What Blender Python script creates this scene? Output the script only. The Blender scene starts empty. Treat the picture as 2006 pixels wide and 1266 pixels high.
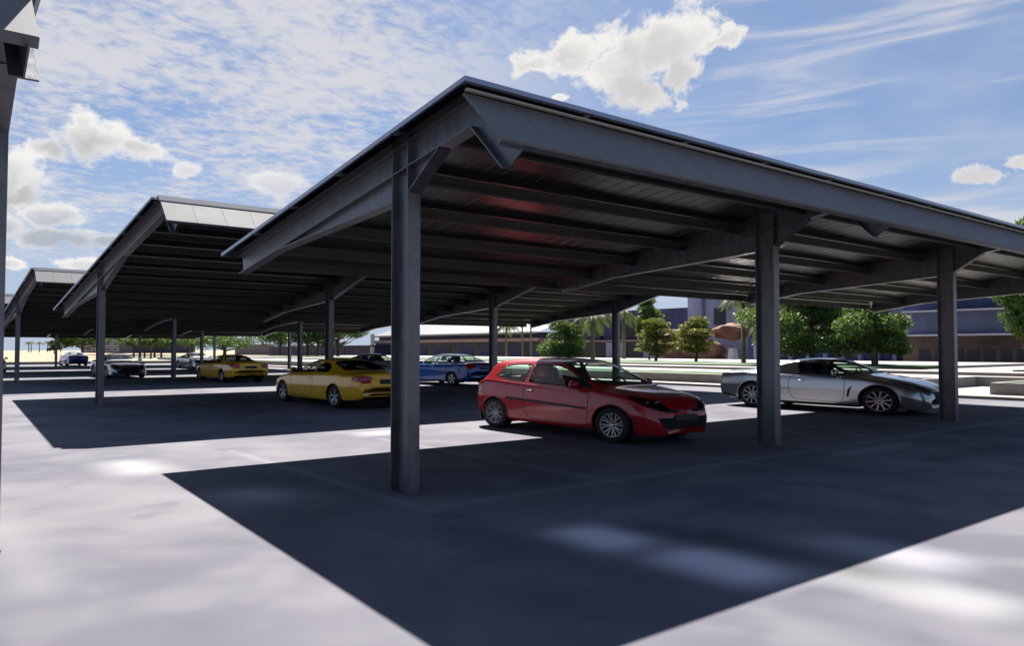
import bpy, bmesh, math, random
from mathutils import Vector, Matrix
from mathutils.bvhtree import BVHTree
R = math.radians
scene = bpy.context.scene
COL = scene.collection

# ---------------------------------------------------------------- camera
CAM = Vector((-4.567, -7.719, 1.65)); YAW = R(51.4); PITCH = R(1.98); FPX = 1513.0
cd = bpy.data.cameras.new("camera"); cam = bpy.data.objects.new("camera", cd); COL.objects.link(cam)
cam.location = CAM; cam.rotation_euler = (R(90) + PITCH, R(0.0), YAW - R(90))
cd.sensor_width = 36; cd.lens = FPX / 2006 * 36; cd.clip_end = 5000; cd.clip_start = .05
scene.camera = cam
FW = Vector((math.cos(YAW)*math.cos(PITCH), math.sin(YAW)*math.cos(PITCH), math.sin(PITCH)))
RT = Vector((math.sin(YAW), -math.cos(YAW), 0)); UP = RT.cross(FW)
def ray(u, v): return FW + RT*((u-1003)/FPX) - UP*((v-633)/FPX)
def atX(u, v, X): d = ray(u, v); return CAM + d*((X-CAM.x)/d.x)       # where a sight line meets a wall plane
def atZ(u, v, Z=0): d = ray(u, v); return CAM + d*((Z-CAM.z)/d.z)

# ---------------------------------------------------------------- light
SUN = Vector((.457, .715, 1.0)).normalized()
sl = bpy.data.lights.new("sun", 'SUN'); sl.energy = 5.0; sl.angle = R(.5); sl.color = (1, .955, .9)
so = bpy.data.objects.new("sun", sl); COL.objects.link(so)
so.rotation_euler = (-SUN).to_track_quat('-Z', 'Y').to_euler()
vs = scene.view_settings; vs.view_transform = 'Standard'; vs.look = 'None'; vs.gamma = 1; vs.exposure = 1.74
vs.use_curve_mapping = False
cy = scene.cycles; cy.max_bounces = 7; cy.diffuse_bounces = 3; cy.glossy_bounces = 4; cy.transparent_max_bounces = 24; cy.transmission_bounces = 4
cy.caustics_reflective = False; cy.caustics_refractive = False

# node helper
class NT:
    def __init__(s, tree): s.t = tree; s.n = tree.nodes; s.l = tree.links
    def new(s, typ, ins=None, **kw):
        n = s.n.new(typ)
        for k, v in kw.items(): setattr(n, k, v)
        for k, v in (ins or {}).items():
            if hasattr(v, 'is_output'): s.l.new(v, n.inputs[k])
            else: n.inputs[k].default_value = v
        return n
    def math(s, op, a, b=None, c=None, clamp=False):
        n = s.n.new('ShaderNodeMath'); n.operation = op; n.use_clamp = clamp
        for i, v in enumerate((a, b, c)):
            if v is None: continue
            if hasattr(v, 'is_output'): s.l.new(v, n.inputs[i])
            else: n.inputs[i].default_value = v
        return n.outputs[0]
    def mix(s, f, a, b, blend='MIX'):
        n = s.n.new('ShaderNodeMix'); n.data_type = 'RGBA'; n.blend_type = blend
        for i, v in ((0, f), (6, a), (7, b)):
            if hasattr(v, 'is_output'): s.l.new(v, n.inputs[i])
            else: n.inputs[i].default_value = v if i == 0 else (*v, 1)[:4]
        return n.outputs[2]
    def ramp(s, f, lo, hi):
        n = s.n.new('ShaderNodeMapRange'); n.interpolation_type = 'SMOOTHSTEP'
        n.inputs['From Min'].default_value = lo; n.inputs['From Max'].default_value = hi
        s.l.new(f, n.inputs['Value']); return n.outputs[0]
    def noise(s, vec, scale, detail=4, rough=.5, dist=0):
        n = s.n.new('ShaderNodeTexNoise'); n.inputs['Scale'].default_value = scale
        n.inputs['Detail'].default_value = detail; n.inputs['Roughness'].default_value = rough
        n.inputs['Distortion'].default_value = dist
        if vec is not None: s.l.new(vec, n.inputs['Vector'])
        return n
    def mapping(s, vec, scale=(1, 1, 1), loc=(0, 0, 0), rot=(0, 0, 0)):
        n = s.n.new('ShaderNodeMapping'); n.inputs['Scale'].default_value = scale
        n.inputs['Location'].default_value = loc; n.inputs['Rotation'].default_value = rot
        s.l.new(vec, n.inputs['Vector']); return n.outputs[0]

# ---------------------------------------------------------------- sky (nishita + procedural clouds by world direction)
w = bpy.data.worlds.new("World"); scene.world = w; w.use_nodes = True
T = NT(w.node_tree); T.n.clear()
out = T.n.new('ShaderNodeOutputWorld'); bg = T.n.new('ShaderNodeBackground'); bg.inputs[1].default_value = .05
T.l.new(bg.outputs[0], out.inputs[0])
sky = T.n.new('ShaderNodeTexSky'); sky.sky_type = 'NISHITA'; sky.sun_disc = False
sky.sun_elevation = R(49.7); sky.sun_rotation = math.atan2(.457, .715)
sky.air_density = 1.0; sky.dust_density = .6; sky.ozone_density = 2.0
tc = T.n.new('ShaderNodeTexCoord'); D = tc.outputs['Generated']
sp = T.new('ShaderNodeSeparateXYZ', {0: D}); dx, dy, dz = sp.outputs
az = T.math('MULTIPLY', T.math('ARCTAN2', dy, dx), 180/math.pi)
el = T.math('MULTIPLY', T.math('ARCSINE', dz), 180/math.pi)
# flat-plane coordinates for the high layers
zz = T.math('MAXIMUM', T.math('ADD', dz, .12), .05)
pl = T.new('ShaderNodeCombineXYZ', {0: T.math('DIVIDE', dx, zz), 1: T.math('DIVIDE', dy, zz), 2: 0.0}).outputs[0]
base = T.mix(.44, sky.outputs[0], (4.0, 4.9, 6.4))
base = T.mix(T.math('MULTIPLY', T.ramp(el, 16.0, -1.0), .85), base, (6.5, 6.9, 7.6))
base = T.mix(1.0, base, (.74, .83, .98), 'MULTIPLY')
ae = T.new('ShaderNodeCombineXYZ', {0: az, 1: el, 2: 0.0}).outputs[0]
NA = T.noise(T.mapping(D, (1, 1, 1.25)), 26, 10, .66, .35); nA = T.math('MULTIPLY_ADD', T.math('SUBTRACT', NA.outputs[0], .5), 1.5, .5)
NB = T.noise(T.mapping(D, (1, 1, 1.3), loc=(3, 1, 0)), 11, 5, .55); nB = NB.outputs[0]
SB = T.new('ShaderNodeSeparateXYZ', {0: NB.outputs[1]}).outputs
n1c = T.noise(pl, 2.6, 3, .55).outputs[0]
# altocumulus sheet on the left half
n1 = T.noise(T.mapping(pl, (1, 1.25, 1), rot=(0, 0, .6)), 17.0, 6, .66, .3).outputs[0]
ac = T.math('ADD', T.math('MULTIPLY', n1, .75), T.math('MULTIPLY', n1c, .75))
ac = T.math('ADD', ac, T.math('MULTIPLY', T.ramp(el, 8.0, 22.0), .12))
lm = T.math('MULTIPLY', T.ramp(az, 38.0, 64.0), T.ramp(az, 140.0, 110.0))
acm = T.math('MULTIPLY', T.math('MULTIPLY', T.ramp(ac, .64, .96), lm), T.math('MULTIPLY', T.ramp(el, 3.5, 8.0), T.ramp(el, 45.0, 30.0)))
base = T.mix(T.math('MULTIPLY', acm, .86), base, (7.3, 7.15, 7.4))
# cirrus streaks on the right half
cir = T.noise(T.mapping(ae, (.045, .42, 1), rot=(0, 0, R(-6))), 1.0, 6, .55, .7).outputs[0]
rm = T.math('MULTIPLY', T.ramp(az, 46.0, 34.0), T.math('MULTIPLY', T.ramp(el, 40.0, 26.0), T.ramp(az, -30.0, 0.0)))
base = T.mix(T.math('MULTIPLY', T.ramp(n1c, .35, .75), T.math('MULTIPLY', rm, .3)), base, (6.0, 6.3, 7.3))
base = T.mix(T.math('MULTIPLY', T.ramp(cir, .46, .68), T.math('MULTIPLY', rm, .75)), base, (7.2, 7.1, 7.4))
WX = T.math('MULTIPLY', T.math('SUBTRACT', SB[0], .5), 8.0); WY = T.math('MULTIPLY', T.math('SUBTRACT', SB[1], .5), 4.0)
# cumulus heaps: (azimuth, elevation, radius az, radius el), edges broken up by noise
def heap(blobs, seed, fr, soft, amp, top=(9.3, 9.1, 8.8), low=(5.7, 5.7, 5.8), opacity=1.0):
    global base
    best = None; k = min(1.0, max(b[3] for b in blobs)/2.0)
    for (ca, ce, ra, re) in blobs:
        ex = T.math('MULTIPLY', T.math('SUBTRACT', T.math('MULTIPLY_ADD', WX, k, az), ca), 1/ra)
        ey = T.math('MULTIPLY', T.math('SUBTRACT', T.math('MULTIPLY_ADD', WY, k, el), ce), 1/re)
        q = T.math('SUBTRACT', 1.0, T.math('SQRT', T.math('ADD', T.math('MULTIPLY', ex, ex), T.math('MULTIPLY', ey, ey))))
        best = q if best is None else T.math('MAXIMUM', best, q)
    d = T.math('MULTIPLY_ADD', T.math('SUBTRACT', nA, .5), amp*2.2, best)
    m = T.math('MULTIPLY', T.ramp(d, .0, soft), opacity)
    e0 = min(x[1]-x[3] for x in blobs); e1 = max(x[1]+x[3] for x in blobs)
    hgt = T.math('DIVIDE', T.math('SUBTRACT', el, e0), e1-e0)
    s = T.math('ADD', T.math('MULTIPLY', hgt, .5), T.math('ADD', T.math('MULTIPLY', nB, .9), T.math('MULTIPLY', nA, .6)))
    s = T.math('SUBTRACT', s, T.math('MULTIPLY', T.ramp(d, .15, .8), .42))
    base = T.mix(m, base, T.mix(T.ramp(s, .35, 1.05), low, top))
heap([(43.0, 21.3, 4.6, 3.0), (47.6, 20.9, 3.2, 1.7), (39.2, 21.9, 3.6, 2.7), (41.6, 19.0, 3.2, 1.9), (38.4, 20.0, 2.0, 1.8), (50.2, 20.7, 1.6, 1.0), (35.8, 21.6, 1.6, 1.3)], 1.7, 21, .42, .58, low=(6.3, 6.25, 6.3), top=(9.0, 8.8, 8.5))
heap([(80.2, 13.4, 3.2, 1.6), (82.5, 12.6, 2.2, 1.2), (78.0, 13.0, 2.0, 1.1), (81.0, 14.4, 1.3, 1.0)], 4.1 , 24, .55, .6, low=(5.2, 5.2, 5.4))
heap([(86.0, 11.0, 3.4, 2.2), (84.0, 9.9, 1.8, 1.2)], 7.3, 22, .6, .6, low=(5.1, 5.2, 5.4))
heap([(81.8, 8.7, 2.9, 1.0), (85.5, 7.9, 3.0, 1.1), (82.0, 7.2, 4.4, .9), (78.8, 7.2, 1.6, .6)], 2.9, 22, .6, .6, low=(4.5, 4.9, 5.6))
heap([(80.6, 5.4, 2.0, .7), (85.0, 5.3, 1.4, .5)], 5.2, 26, .4, .66, low=(5.6, 5.8, 6.4))
heap([(68.2, 11.9, 2.4, 1.0), (74.5, 12.2, 1.3, .7)], 8.8, 22, .5, .6, low=(6.7, 6.7, 6.9), opacity=.75)
heap([(19.9, 11.0, 1.8, .65), (17.6, 11.6, 1.4, .6), (47.6, 18.3, .5, .35)], 6.3, 30, .55, 1.2, low=(6.6, 6.5, 6.7))
base = T.mix(1.0, base, (.60, .60, .60), 'MULTIPLY')
T.l.new(base, bg.inputs[0])

# ---------------------------------------------------------------- generic builders
def prop(o, label=None, cat=None, group=None, kind=None):
    if label: o['label'] = label
    if cat: o['category'] = cat
    if group: o['group'] = group
    if kind: o['kind'] = kind
    return o
def empty(name, loc=(0, 0, 0), rz=0, label=None, cat=None, group=None):
    o = bpy.data.objects.new(name, None); COL.objects.link(o); o.location = loc; o.rotation_euler = (0, 0, rz)
    o.empty_display_size = .3
    return prop(o, label, cat, group)
class MB:
    def __init__(s): s.v = []; s.f = []; s.smooth = False; s.uv = None
    def add(s, vs_, fs):
        b = len(s.v); s.v += [tuple(p) for p in vs_]; s.f += [tuple(i+b for i in f) for f in fs]; return s
    def box(s, x0, x1, y0, y1, z0, z1):
        vs_ = [(x, y, z) for z in (z0, z1) for y in (y0, y1) for x in (x0, x1)]
        return s.add(vs_, [(0, 2, 3, 1), (4, 5, 7, 6), (0, 1, 5, 4), (2, 6, 7, 3), (0, 4, 6, 2), (1, 3, 7, 5)])
    def obox(s, c, ax, ay, az_):       # oriented box, half axis vectors
        c = Vector(c); ax, ay, az_ = Vector(ax), Vector(ay), Vector(az_)
        vs_ = [c + ax*i + ay*j + az_*k for k in (-1, 1) for j in (-1, 1) for i in (-1, 1)]
        return s.add(vs_, [(0, 2, 3, 1), (4, 5, 7, 6), (0, 1, 5, 4), (2, 6, 7, 3), (0, 4, 6, 2), (1, 3, 7, 5)])
    def prism(s, poly, axis, a, b):    # polygon in the other two axes, extruded along axis from a to b
        n = len(poly)
        def P(p, t):
            return {'x': (t, p[0], p[1]), 'y': (p[0], t, p[1]), 'z': (p[0], p[1], t)}[axis]
        vs_ = [P(p, a) for p in poly] + [P(p, b) for p in poly]
        fs = [tuple(range(n))[::-1], tuple(range(n, 2*n))] + [(i, (i+1) % n, n+(i+1) % n, n+i) for i in range(n)]
        return s.add(vs_, fs)
    def strip(s, path, th, axis, a, b):  # thick strip following a 2D path, th on its left side
        pts = [Vector(p) for p in path]; off = []
        for i, p in enumerate(pts):
            ns = []
            if i > 0: d = (p-pts[i-1]).normalized(); ns.append(Vector((-d.y, d.x)))
            if i < len(pts)-1: d = (pts[i+1]-p).normalized(); ns.append(Vector((-d.y, d.x)))
            n = sum(ns, Vector((0, 0))).normalized(); k = 1/max(.3, n.dot(ns[0]))
            off.append(p + n*th*k)
        for i in range(len(pts)-1):
            s.prism([tuple(pts[i]), tuple(pts[i+1]), tuple(off[i+1]), tuple(off[i])], axis, a, b)
        return s
    def tube(s, pts, rad, n=8, caps=True, closed=False):
        pts = [Vector(p) for p in pts]; N = len(pts)
        rad = rad if isinstance(rad, (list, tuple)) else [rad]*N
        rings = []; prev = None
        for i, p in enumerate(pts):
            if closed: d = (pts[(i+1) % N]-pts[i-1]).normalized()
            else: d = (pts[min(i+1, N-1)]-pts[max(i-1, 0)]).normalized()
            if prev is None:
                u = d.orthogonal().normalized()
            else:
                u = (prev - d*prev.dot(d)).normalized()
            prev = u; v = d.cross(u)
            rings.append([p + (u*math.cos(2*math.pi*k/n)+v*math.sin(2*math.pi*k/n))*rad[i] for k in range(n)])
        vs_ = [q for r in rings for q in r]; fs = []
        for i in range(N if closed else N-1):
            j = (i+1) % N
            for k in range(n):
                fs.append((i*n+k, i*n+(k+1) % n, j*n+(k+1) % n, j*n+k))
        if caps and not closed: fs += [tuple(range(n))[::-1], tuple(range((N-1)*n, N*n))]
        return s.add(vs_, fs)
    def lathe(s, prof, c, n=32, axis='x'):   # prof: (radius, along)
        vs_ = []
        for r, a in prof:
            for k in range(n):
                t = 2*math.pi*k/n
                if axis == 'x': vs_.append((c[0]+a, c[1]+r*math.cos(t), c[2]+r*math.sin(t)))
                elif axis == 'z': vs_.append((c[0]+r*math.cos(t), c[1]+r*math.sin(t), c[2]+a))
                else: vs_.append((c[0]+r*math.cos(t), c[1]+a, c[2]+r*math.sin(t)))
        fs = []
        for i in range(len(prof)-1):
            for k in range(n): fs.append((i*n+k, i*n+(k+1) % n, (i+1)*n+(k+1) % n, (i+1)*n+k))
        return s.add(vs_, fs)
    def xform(s, fn): s.v = [tuple(fn(Vector(p))) for p in s.v]; return s
    def mesh(s, name, mat, smooth=False):
        me = bpy.data.meshes.new(name); me.from_pydata(s.v, [], s.f); me.validate()
        if smooth: me.polygons.foreach_set('use_smooth', [True]*len(me.polygons))
        if mat: me.materials.append(mat)
        return me
    def build(s, name, mat, parent=None, smooth=False, **kw):
        if not s.v: return None
        o = bpy.data.objects.new(name, s.mesh(name, mat, smooth)); COL.objects.link(o)
        if parent: o.parent = parent
        return prop(o, **kw)
def clean_normals(me, angle=None):
    bm = bmesh.new(); bm.from_mesh(me); bmesh.ops.remove_doubles(bm, verts=bm.verts, dist=.0004)
    bmesh.ops.recalc_face_normals(bm, faces=bm.faces); bm.to_mesh(me); bm.free()
def copy_tree(o, parent=None):
    c = o.copy(); COL.objects.link(c); c.parent = parent
    for ch in list(o.children): copy_tree(ch, c)
    return c

# ---------------------------------------------------------------- materials
MATS = {}
def pbr(name, col, rough=.6, metal=0, spec=.3, coat=0, coat_rough=.05, vary=0, vscale=3, bump=0, bscale=40, stretch=(1, 1, 1), col2=None, rvary=0):
    m = bpy.data.materials.new(name); m.use_nodes = True; t = NT(m.node_tree); b = t.n['Principled BSDF']
    b.inputs['Roughness'].default_value = rough; b.inputs['Metallic'].default_value = metal
    b.inputs['Specular IOR Level'].default_value = spec; b.inputs['Coat Weight'].default_value = coat
    b.inputs['Coat Roughness'].default_value = coat_rough; b.inputs['Base Color'].default_value = (*col, 1)
    if vary or bump or col2 or rvary:
        c = t.n.new('ShaderNodeTexCoord').outputs['Object']; v = t.mapping(c, stretch)
        n = t.noise(v, vscale, 6, .6).outputs[0]
        if vary or col2:
            lo = col2 or tuple(x*(1-vary) for x in col); hi = col if col2 else tuple(min(1, x*(1+vary)) for x in col)
            t.l.new(t.mix(t.ramp(n, .3, .7), lo, hi), b.inputs['Base Color'])
        if rvary:
            t.l.new(t.math('ADD', t.math('MULTIPLY', t.math('SUBTRACT', n, .5), rvary*2), rough), b.inputs['Roughness'])
        if bump:
            n2 = t.noise(v, bscale, 4, .6).outputs[0]
            bn = t.new('ShaderNodeBump', {'Strength': bump, 'Distance': .01, 'Height': n2})
            t.l.new(bn.outputs[0], b.inputs['Normal'])
    MATS[name] = m; return m
galv = pbr('galvanised_steel', (.140, .143, .155), .38, .7, vary=.18, vscale=9, bump=.12, bscale=60, stretch=(1, 1, .35), rvary=.12)
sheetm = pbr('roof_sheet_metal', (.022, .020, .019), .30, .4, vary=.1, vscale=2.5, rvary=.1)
purlm = pbr('purlin_steel', (.062, .058, .052), .5, .3, vary=.2, vscale=4, stretch=(.3, 2, 2))
fasciam = pbr('fascia_cladding', (.172, .170, .172), .72, .25, spec=.15, vary=.05, vscale=2, rvary=.05)
capm = pbr('ridge_cap_metal', (.42, .41, .39), .7, .1, spec=.15)
framem = pbr('panel_frame_aluminium', (.30, .33, .40), .3, .8)
backm = pbr('panel_back_sheet', (.10, .09, .08), .6, 0, vary=.3, vscale=2)
rubber = pbr('tyre_rubber', (.018, .018, .019), .75, bump=.2, bscale=80)
rimm = pbr('alloy_rim', (.42, .42, .43), .32, .7)
darkm = pbr('dark_cavity', (.008, .008, .009), .8)
blackpl = pbr('black_plastic', (.015, .015, .017), .45)
mattem = pbr('matte_black_trim', (.01, .01, .011), 1.0, spec=0)
seatm = pbr('seat_fabric', (.035, .04, .055), .85)
chromem = pbr('chrome_trim', (.7, .7, .72), .12, 1)
platem = pbr('blank_number_plate', (.03, .028, .026), .5)
def glass(name, tint, refl=.9, op=.0, rough=0.0):
    m = bpy.data.materials.new(name); m.use_nodes = True; t = NT(m.node_tree); t.n.clear()
    o = t.n.new('ShaderNodeOutputMaterial'); tr = t.new('ShaderNodeBsdfTransparent', {0: (*tint, 1)})
    gl = t.new('ShaderNodeBsdfGlossy', {0: (refl, refl, refl, 1), 'Roughness': rough})
    lw = t.n.new('ShaderNodeLayerWeight'); lw.inputs[0].default_value = .5
    fc = t.math('ADD', .04, t.math('MULTIPLY', t.math('POWER', lw.outputs['Facing'], 4.0), .6))
    mx = t.new('ShaderNodeMixShader', {0: fc, 1: tr.outputs[0], 2: gl.outputs[0]})
    t.l.new(mx.outputs[0], o.inputs[0]); return m
glassm = glass('car_window_glass', (.74, .86, .81))
glassd = glass('dark_window_glass', (.09, .10, .10), refl=.6)
lampg = glass('lamp_lens', (.5, .52, .55))
taill = pbr('tail_lamp_red', (.35, .012, .018), .12, 0, coat=1)
lampin = pbr('headlamp_reflector', (.25, .27, .3), .15, .9, vary=.5, vscale=30)
def paint(name, col, metal=.15, rough=.38, coat=1.0):
    return pbr(name, col, rough, metal, coat=coat, coat_rough=.03)
red_p = paint('red_paint', (.36, .007, .011)); yel_p = paint('yellow_paint', (.80, .42, .008))
blue_p = paint('blue_paint', (.006, .082, .34), .3); sil_p = paint('silver_paint', (.44, .435, .43), .85, .22)
crim_p = paint('dark_red_paint', (.16, .008, .018))
def leafmat(name, c1, c2, trans=.35):
    m = bpy.data.materials.new(name); m.use_nodes = True; t = NT(m.node_tree); t.n.clear()
    o = t.n.new('ShaderNodeOutputMaterial'); c = t.n.new('ShaderNodeTexCoord').outputs['Object']
    n = t.noise(c, 1.1, 3, .6).outputs[0]; n2 = t.noise(c, 9, 2, .5).outputs[0]
    f = t.ramp(t.math('ADD', t.math('MULTIPLY', n, .6), t.math('MULTIPLY', n2, .4)), .35, .65)
    col = t.mix(f, c1, c2)
    d = t.new('ShaderNodeBsdfPrincipled', {'Base Color': col, 'Roughness': .55, 'Specular IOR Level': .3})
    tl = t.new('ShaderNodeBsdfTranslucent', {0: t.mix(.5, col, (c2[0]*1.6, c2[1]*1.6, c2[2]*.6))})
    mx = t.new('ShaderNodeMixShader', {0: trans, 1: d.outputs[0], 2: tl.outputs[0]})
    t.l.new(mx.outputs[0], o.inputs[0]); return m
leaf_g = leafmat('broad_leaves', (.022, .052, .012), (.095, .15, .035), .28)
leaf_d = leafmat('dark_leaves', (.016, .04, .010), (.055, .095, .022), .2)
leaf_y = leafmat('pine_needles', (.05, .072, .012), (.17, .18, .025), .25)
leaf_p = leafmat('palm_leaves', (.045, .07, .018), (.12, .15, .045), .25)
leaf_w = leafmat('willow_leaves', (.035, .075, .022), (.09, .15, .04), .25)
bark = pbr('bark', (.10, .075, .055), .9, vary=.4, vscale=6, bump=.5, bscale=20, stretch=(1, 1, .3))
barkp = pbr('palm_bark', (.15, .135, .085), .9, vary=.3, vscale=12, bump=.5, bscale=16, stretch=(.3, .3, 2))
# ---------------------------------------------------------------- ground
def ground_mat():
    m = bpy.data.materials.new('parking_concrete'); m.use_nodes = True; t = NT(m.node_tree); b = t.n['Principled BSDF']
    c = t.n.new('ShaderNodeTexCoord').outputs['Object']
    s = t.new('ShaderNodeSeparateXYZ', {0: c}); X, Y, _ = s.outputs
    big = t.noise(t.mapping(c, (1, .8, 1)), .38, 2, .5, .4).outputs[0]
    mid = t.noise(c, 1.1, 2, .5, .3).outputs[0]
    fine = t.noise(c, 38, 5, .7).outputs[0]
    col = t.mix(t.ramp(big, .34, .66), (.088, .085, .106), (.138, .133, .148))
    col = t.mix(t.math('MULTIPLY', t.ramp(mid, .48, .75), .5), col, (.165, .161, .168))
    col = t.mix(t.math('MULTIPLY', t.ramp(mid, .48, .28), .55), col, (.070, .070, .084))
    col = t.mix(t.math('MULTIPLY', fine, .15), col, (.06, .06, .065))
    def soft(cx_, cy_, hx, hy, s_, amt, colr, rot=0):     # pale worn paint and plain darker patches, blurred edges, placed on the slab
        nonlocal col
        v = t.mapping(c, (1, 1, 1), rot=(0, 0, rot)) if rot else c
        q = t.new('ShaderNodeSeparateXYZ', {0: v}).outputs if rot else (X, Y)
        if rot: cx_, cy_ = cx_*math.cos(rot)-cy_*math.sin(rot), cx_*math.sin(rot)+cy_*math.cos(rot)
        ax = t.math('SUBTRACT', t.math('ABSOLUTE', t.math('SUBTRACT', q[0], cx_)), hx)
        ay = t.math('SUBTRACT', t.math('ABSOLUTE', t.math('SUBTRACT', q[1], cy_)), hy)
        f = t.math('MULTIPLY', t.ramp(ax, s_, -s_), t.ramp(ay, s_, -s_))
        col = t.mix(t.math('MULTIPLY', f, amt), col, colr)
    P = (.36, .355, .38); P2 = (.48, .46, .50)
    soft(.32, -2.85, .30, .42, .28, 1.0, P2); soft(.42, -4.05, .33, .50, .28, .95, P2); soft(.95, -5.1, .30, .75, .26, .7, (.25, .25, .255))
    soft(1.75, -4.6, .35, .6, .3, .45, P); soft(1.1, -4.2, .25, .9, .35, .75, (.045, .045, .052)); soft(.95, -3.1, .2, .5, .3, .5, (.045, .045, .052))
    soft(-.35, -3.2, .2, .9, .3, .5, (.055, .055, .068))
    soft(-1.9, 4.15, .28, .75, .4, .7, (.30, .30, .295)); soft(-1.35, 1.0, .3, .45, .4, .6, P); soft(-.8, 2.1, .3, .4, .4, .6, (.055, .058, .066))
    soft(-3.75, -.2, .18, 1.5, .3, .35, (.22, .22, .225))
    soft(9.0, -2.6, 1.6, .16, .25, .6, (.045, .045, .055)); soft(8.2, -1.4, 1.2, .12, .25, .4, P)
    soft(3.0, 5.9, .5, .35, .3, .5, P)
    LN = (.21, .21, .235)
    soft(11.0, -.85, 11.2, .07, .14, .55, LN); soft(11.0, 17.0, 11.2, .06, .12, .4, LN)
    for lx in (-.25, 2.5, 5.2, 10.0, 13.4): soft(lx, 2.0, .05, 3.1, .13, .5, LN)
    for lx in (1.5, 4.1, 9.4): soft(lx, 13.5, .05, 3.6, .13, .4, LN)
    t.l.new(col, b.inputs['Base Color']); b.inputs['Roughness'].default_value = .85; b.inputs['Specular IOR Level'].default_value = .12
    bn = t.new('ShaderNodeBump', {'Strength': .12, 'Distance': .01, 'Height': fine}); t.l.new(bn.outputs[0], b.inputs['Normal'])
    return m
LOTX, LOTY = 23.7, 92.0
sand = pbr('desert_sand', (.235, .175, .105), .9, vary=.10, vscale=.05, bump=.3, bscale=2)
pavem = pbr('pale_paving', (.24, .222, .205), .7, vary=.08, vscale=1.2)
kerbm = pbr('kerb_concrete', (.22, .19, .165), .8, vary=.12, vscale=2.0)
kerbd = pbr('planter_concrete', (.24, .215, .20), .8, vary=.12, vscale=1.5, bump=.2)
grassm = pbr('lawn_grass', (.055, .10, .045), .9, vary=.4, vscale=8, bump=.8, bscale=60)
ground = MB().add([(-900, -900, -.03), (1800, -900, -.03), (1800, 1800, -.03), (-900, 1800, -.03)], [(0, 1, 2, 3)]).build('ground', sand, kind='structure')
prop(ground, 'pale desert sand stretching to the horizon', 'ground')
lot = MB().box(-70, LOTX, -50, LOTY, -.3, 0).build('parking_lot', ground_mat(), kind='structure')
prop(lot, 'pale grey concrete parking lot under the carports', 'parking lot')
# faint bay lines: thin sheets 4 mm above the slab
linem = pbr('worn_line_paint', (.135, .132, .150), .9, spec=.1, vary=.12, vscale=5)
ml = MB()
for row, (ya, yb) in {37.08: (-6, 6.3), 55.9: (-6, 6), 75.8: (-6, 6)}.items():
    ml.box(-.3, 22.6, row-.95, row-.72, .001, .004)
    for k in range(9):
        x = -.13 + k*2.74
        ml.box(x-.07, x+.07, row+ya+.2, row+yb, .004, .0075)
prop(ml.build('bay_lines', linem, kind='structure'), 'faint worn bay lines painted on the concrete', 'road marking')
# kerbs and terraces on the right
mk = MB(); mk.box(LOTX, LOTX+.22, -50, LOTY, -.3, .10)
mk.box(-70, LOTX, LOTY, LOTY+.3, -.3, .30)
prop(mk.build('kerb', kerbm, kind='structure'), 'low concrete kerb round the parking lot', 'kerb')
MB().box(LOTX+.22, 72, -50, 140, -.3, .09).build('pavement', pavem, kind='structure')
sd = MB().box(-400, LOTX, LOTY+.3, 150, -.3, .28)
sd.build('sand_bank', sand, kind='structure')
def planter(x0, x1, y0, y1, z, label):
    p = empty('planter', ((x0+x1)/2, (y0+y1)/2, .09), label=label, cat='planter', group='long low planters beside the parking lot')
    m = MB(); cx_, cy_ = (x0+x1)/2, (y0+y1)/2; t_ = .22; hx, hy = (x1-x0)/2, (y1-y0)/2
    h = z-.09
    m.box(-hx, -hx+t_, -hy, hy, -.05, h); m.box(hx-t_, hx, -hy, hy, -.05, h)
    m.box(-hx+t_, hx-t_, -hy, -hy+t_, -.05, h); m.box(-hx+t_, hx-t_, hy-t_, hy, -.05, h)
    m.build('planter_wall', kerbd, p)
    g = MB().box(-hx+t_, hx-t_, -hy+t_, hy-t_, -.05, h-.03); g.build('grass_bed', grassm, p)
    return p
planter(25.2, 28.6, 5.75, 112, .50, 'long low concrete planter with a strip of grass, running behind the cars')
planter(25.2, 28.6, -30, 2.95, .50, 'grey concrete planter at the right edge, past the rightmost front column')
m = MB(); m.box(28.6, 72, 5.75, 112, .0, .50); m.box(28.6, 72, -40, 2.95, .0, .50); m.box(31.6, 72, 2.95, 5.75, .0, .498)
prop(m.build('terrace', pavem, kind='structure'), 'raised pale paved terrace beyond the planters', 'terrace')
rw = MB().box(33.0, 33.3, -40, 112, .45, .64).build('retaining_wall', kerbm)
prop(rw, 'long low brown retaining wall across the terrace in front of the trees', 'wall')
rw2 = MB().box(36.2, 36.45, 20, 112, .45, .72).build('retaining_wall', kerbm)
prop(rw2, 'second low wall edging the lawn under the pines', 'wall')
MB().box(33.3, 36.2, -40, 112, .45, .625).build('path', pavem, kind='structure')
MB().box(36.45, 47, -40, 6.0, .45, .69).add([], []).box(36.45, 46, 12.5, 112, .45, .70).build('lawn', grassm, kind='structure')
MB().box(46.0, 62, 12.5, 112, .45, .66).build('path', pavem, kind='structure')
MB().box(46.2, 50, 40, 78, .66, .69).build('lawn', grassm, kind='structure')
MB().box(30, 70, 112, 190, -.3, .02).build('lawn', grassm, kind='structure')

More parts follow.
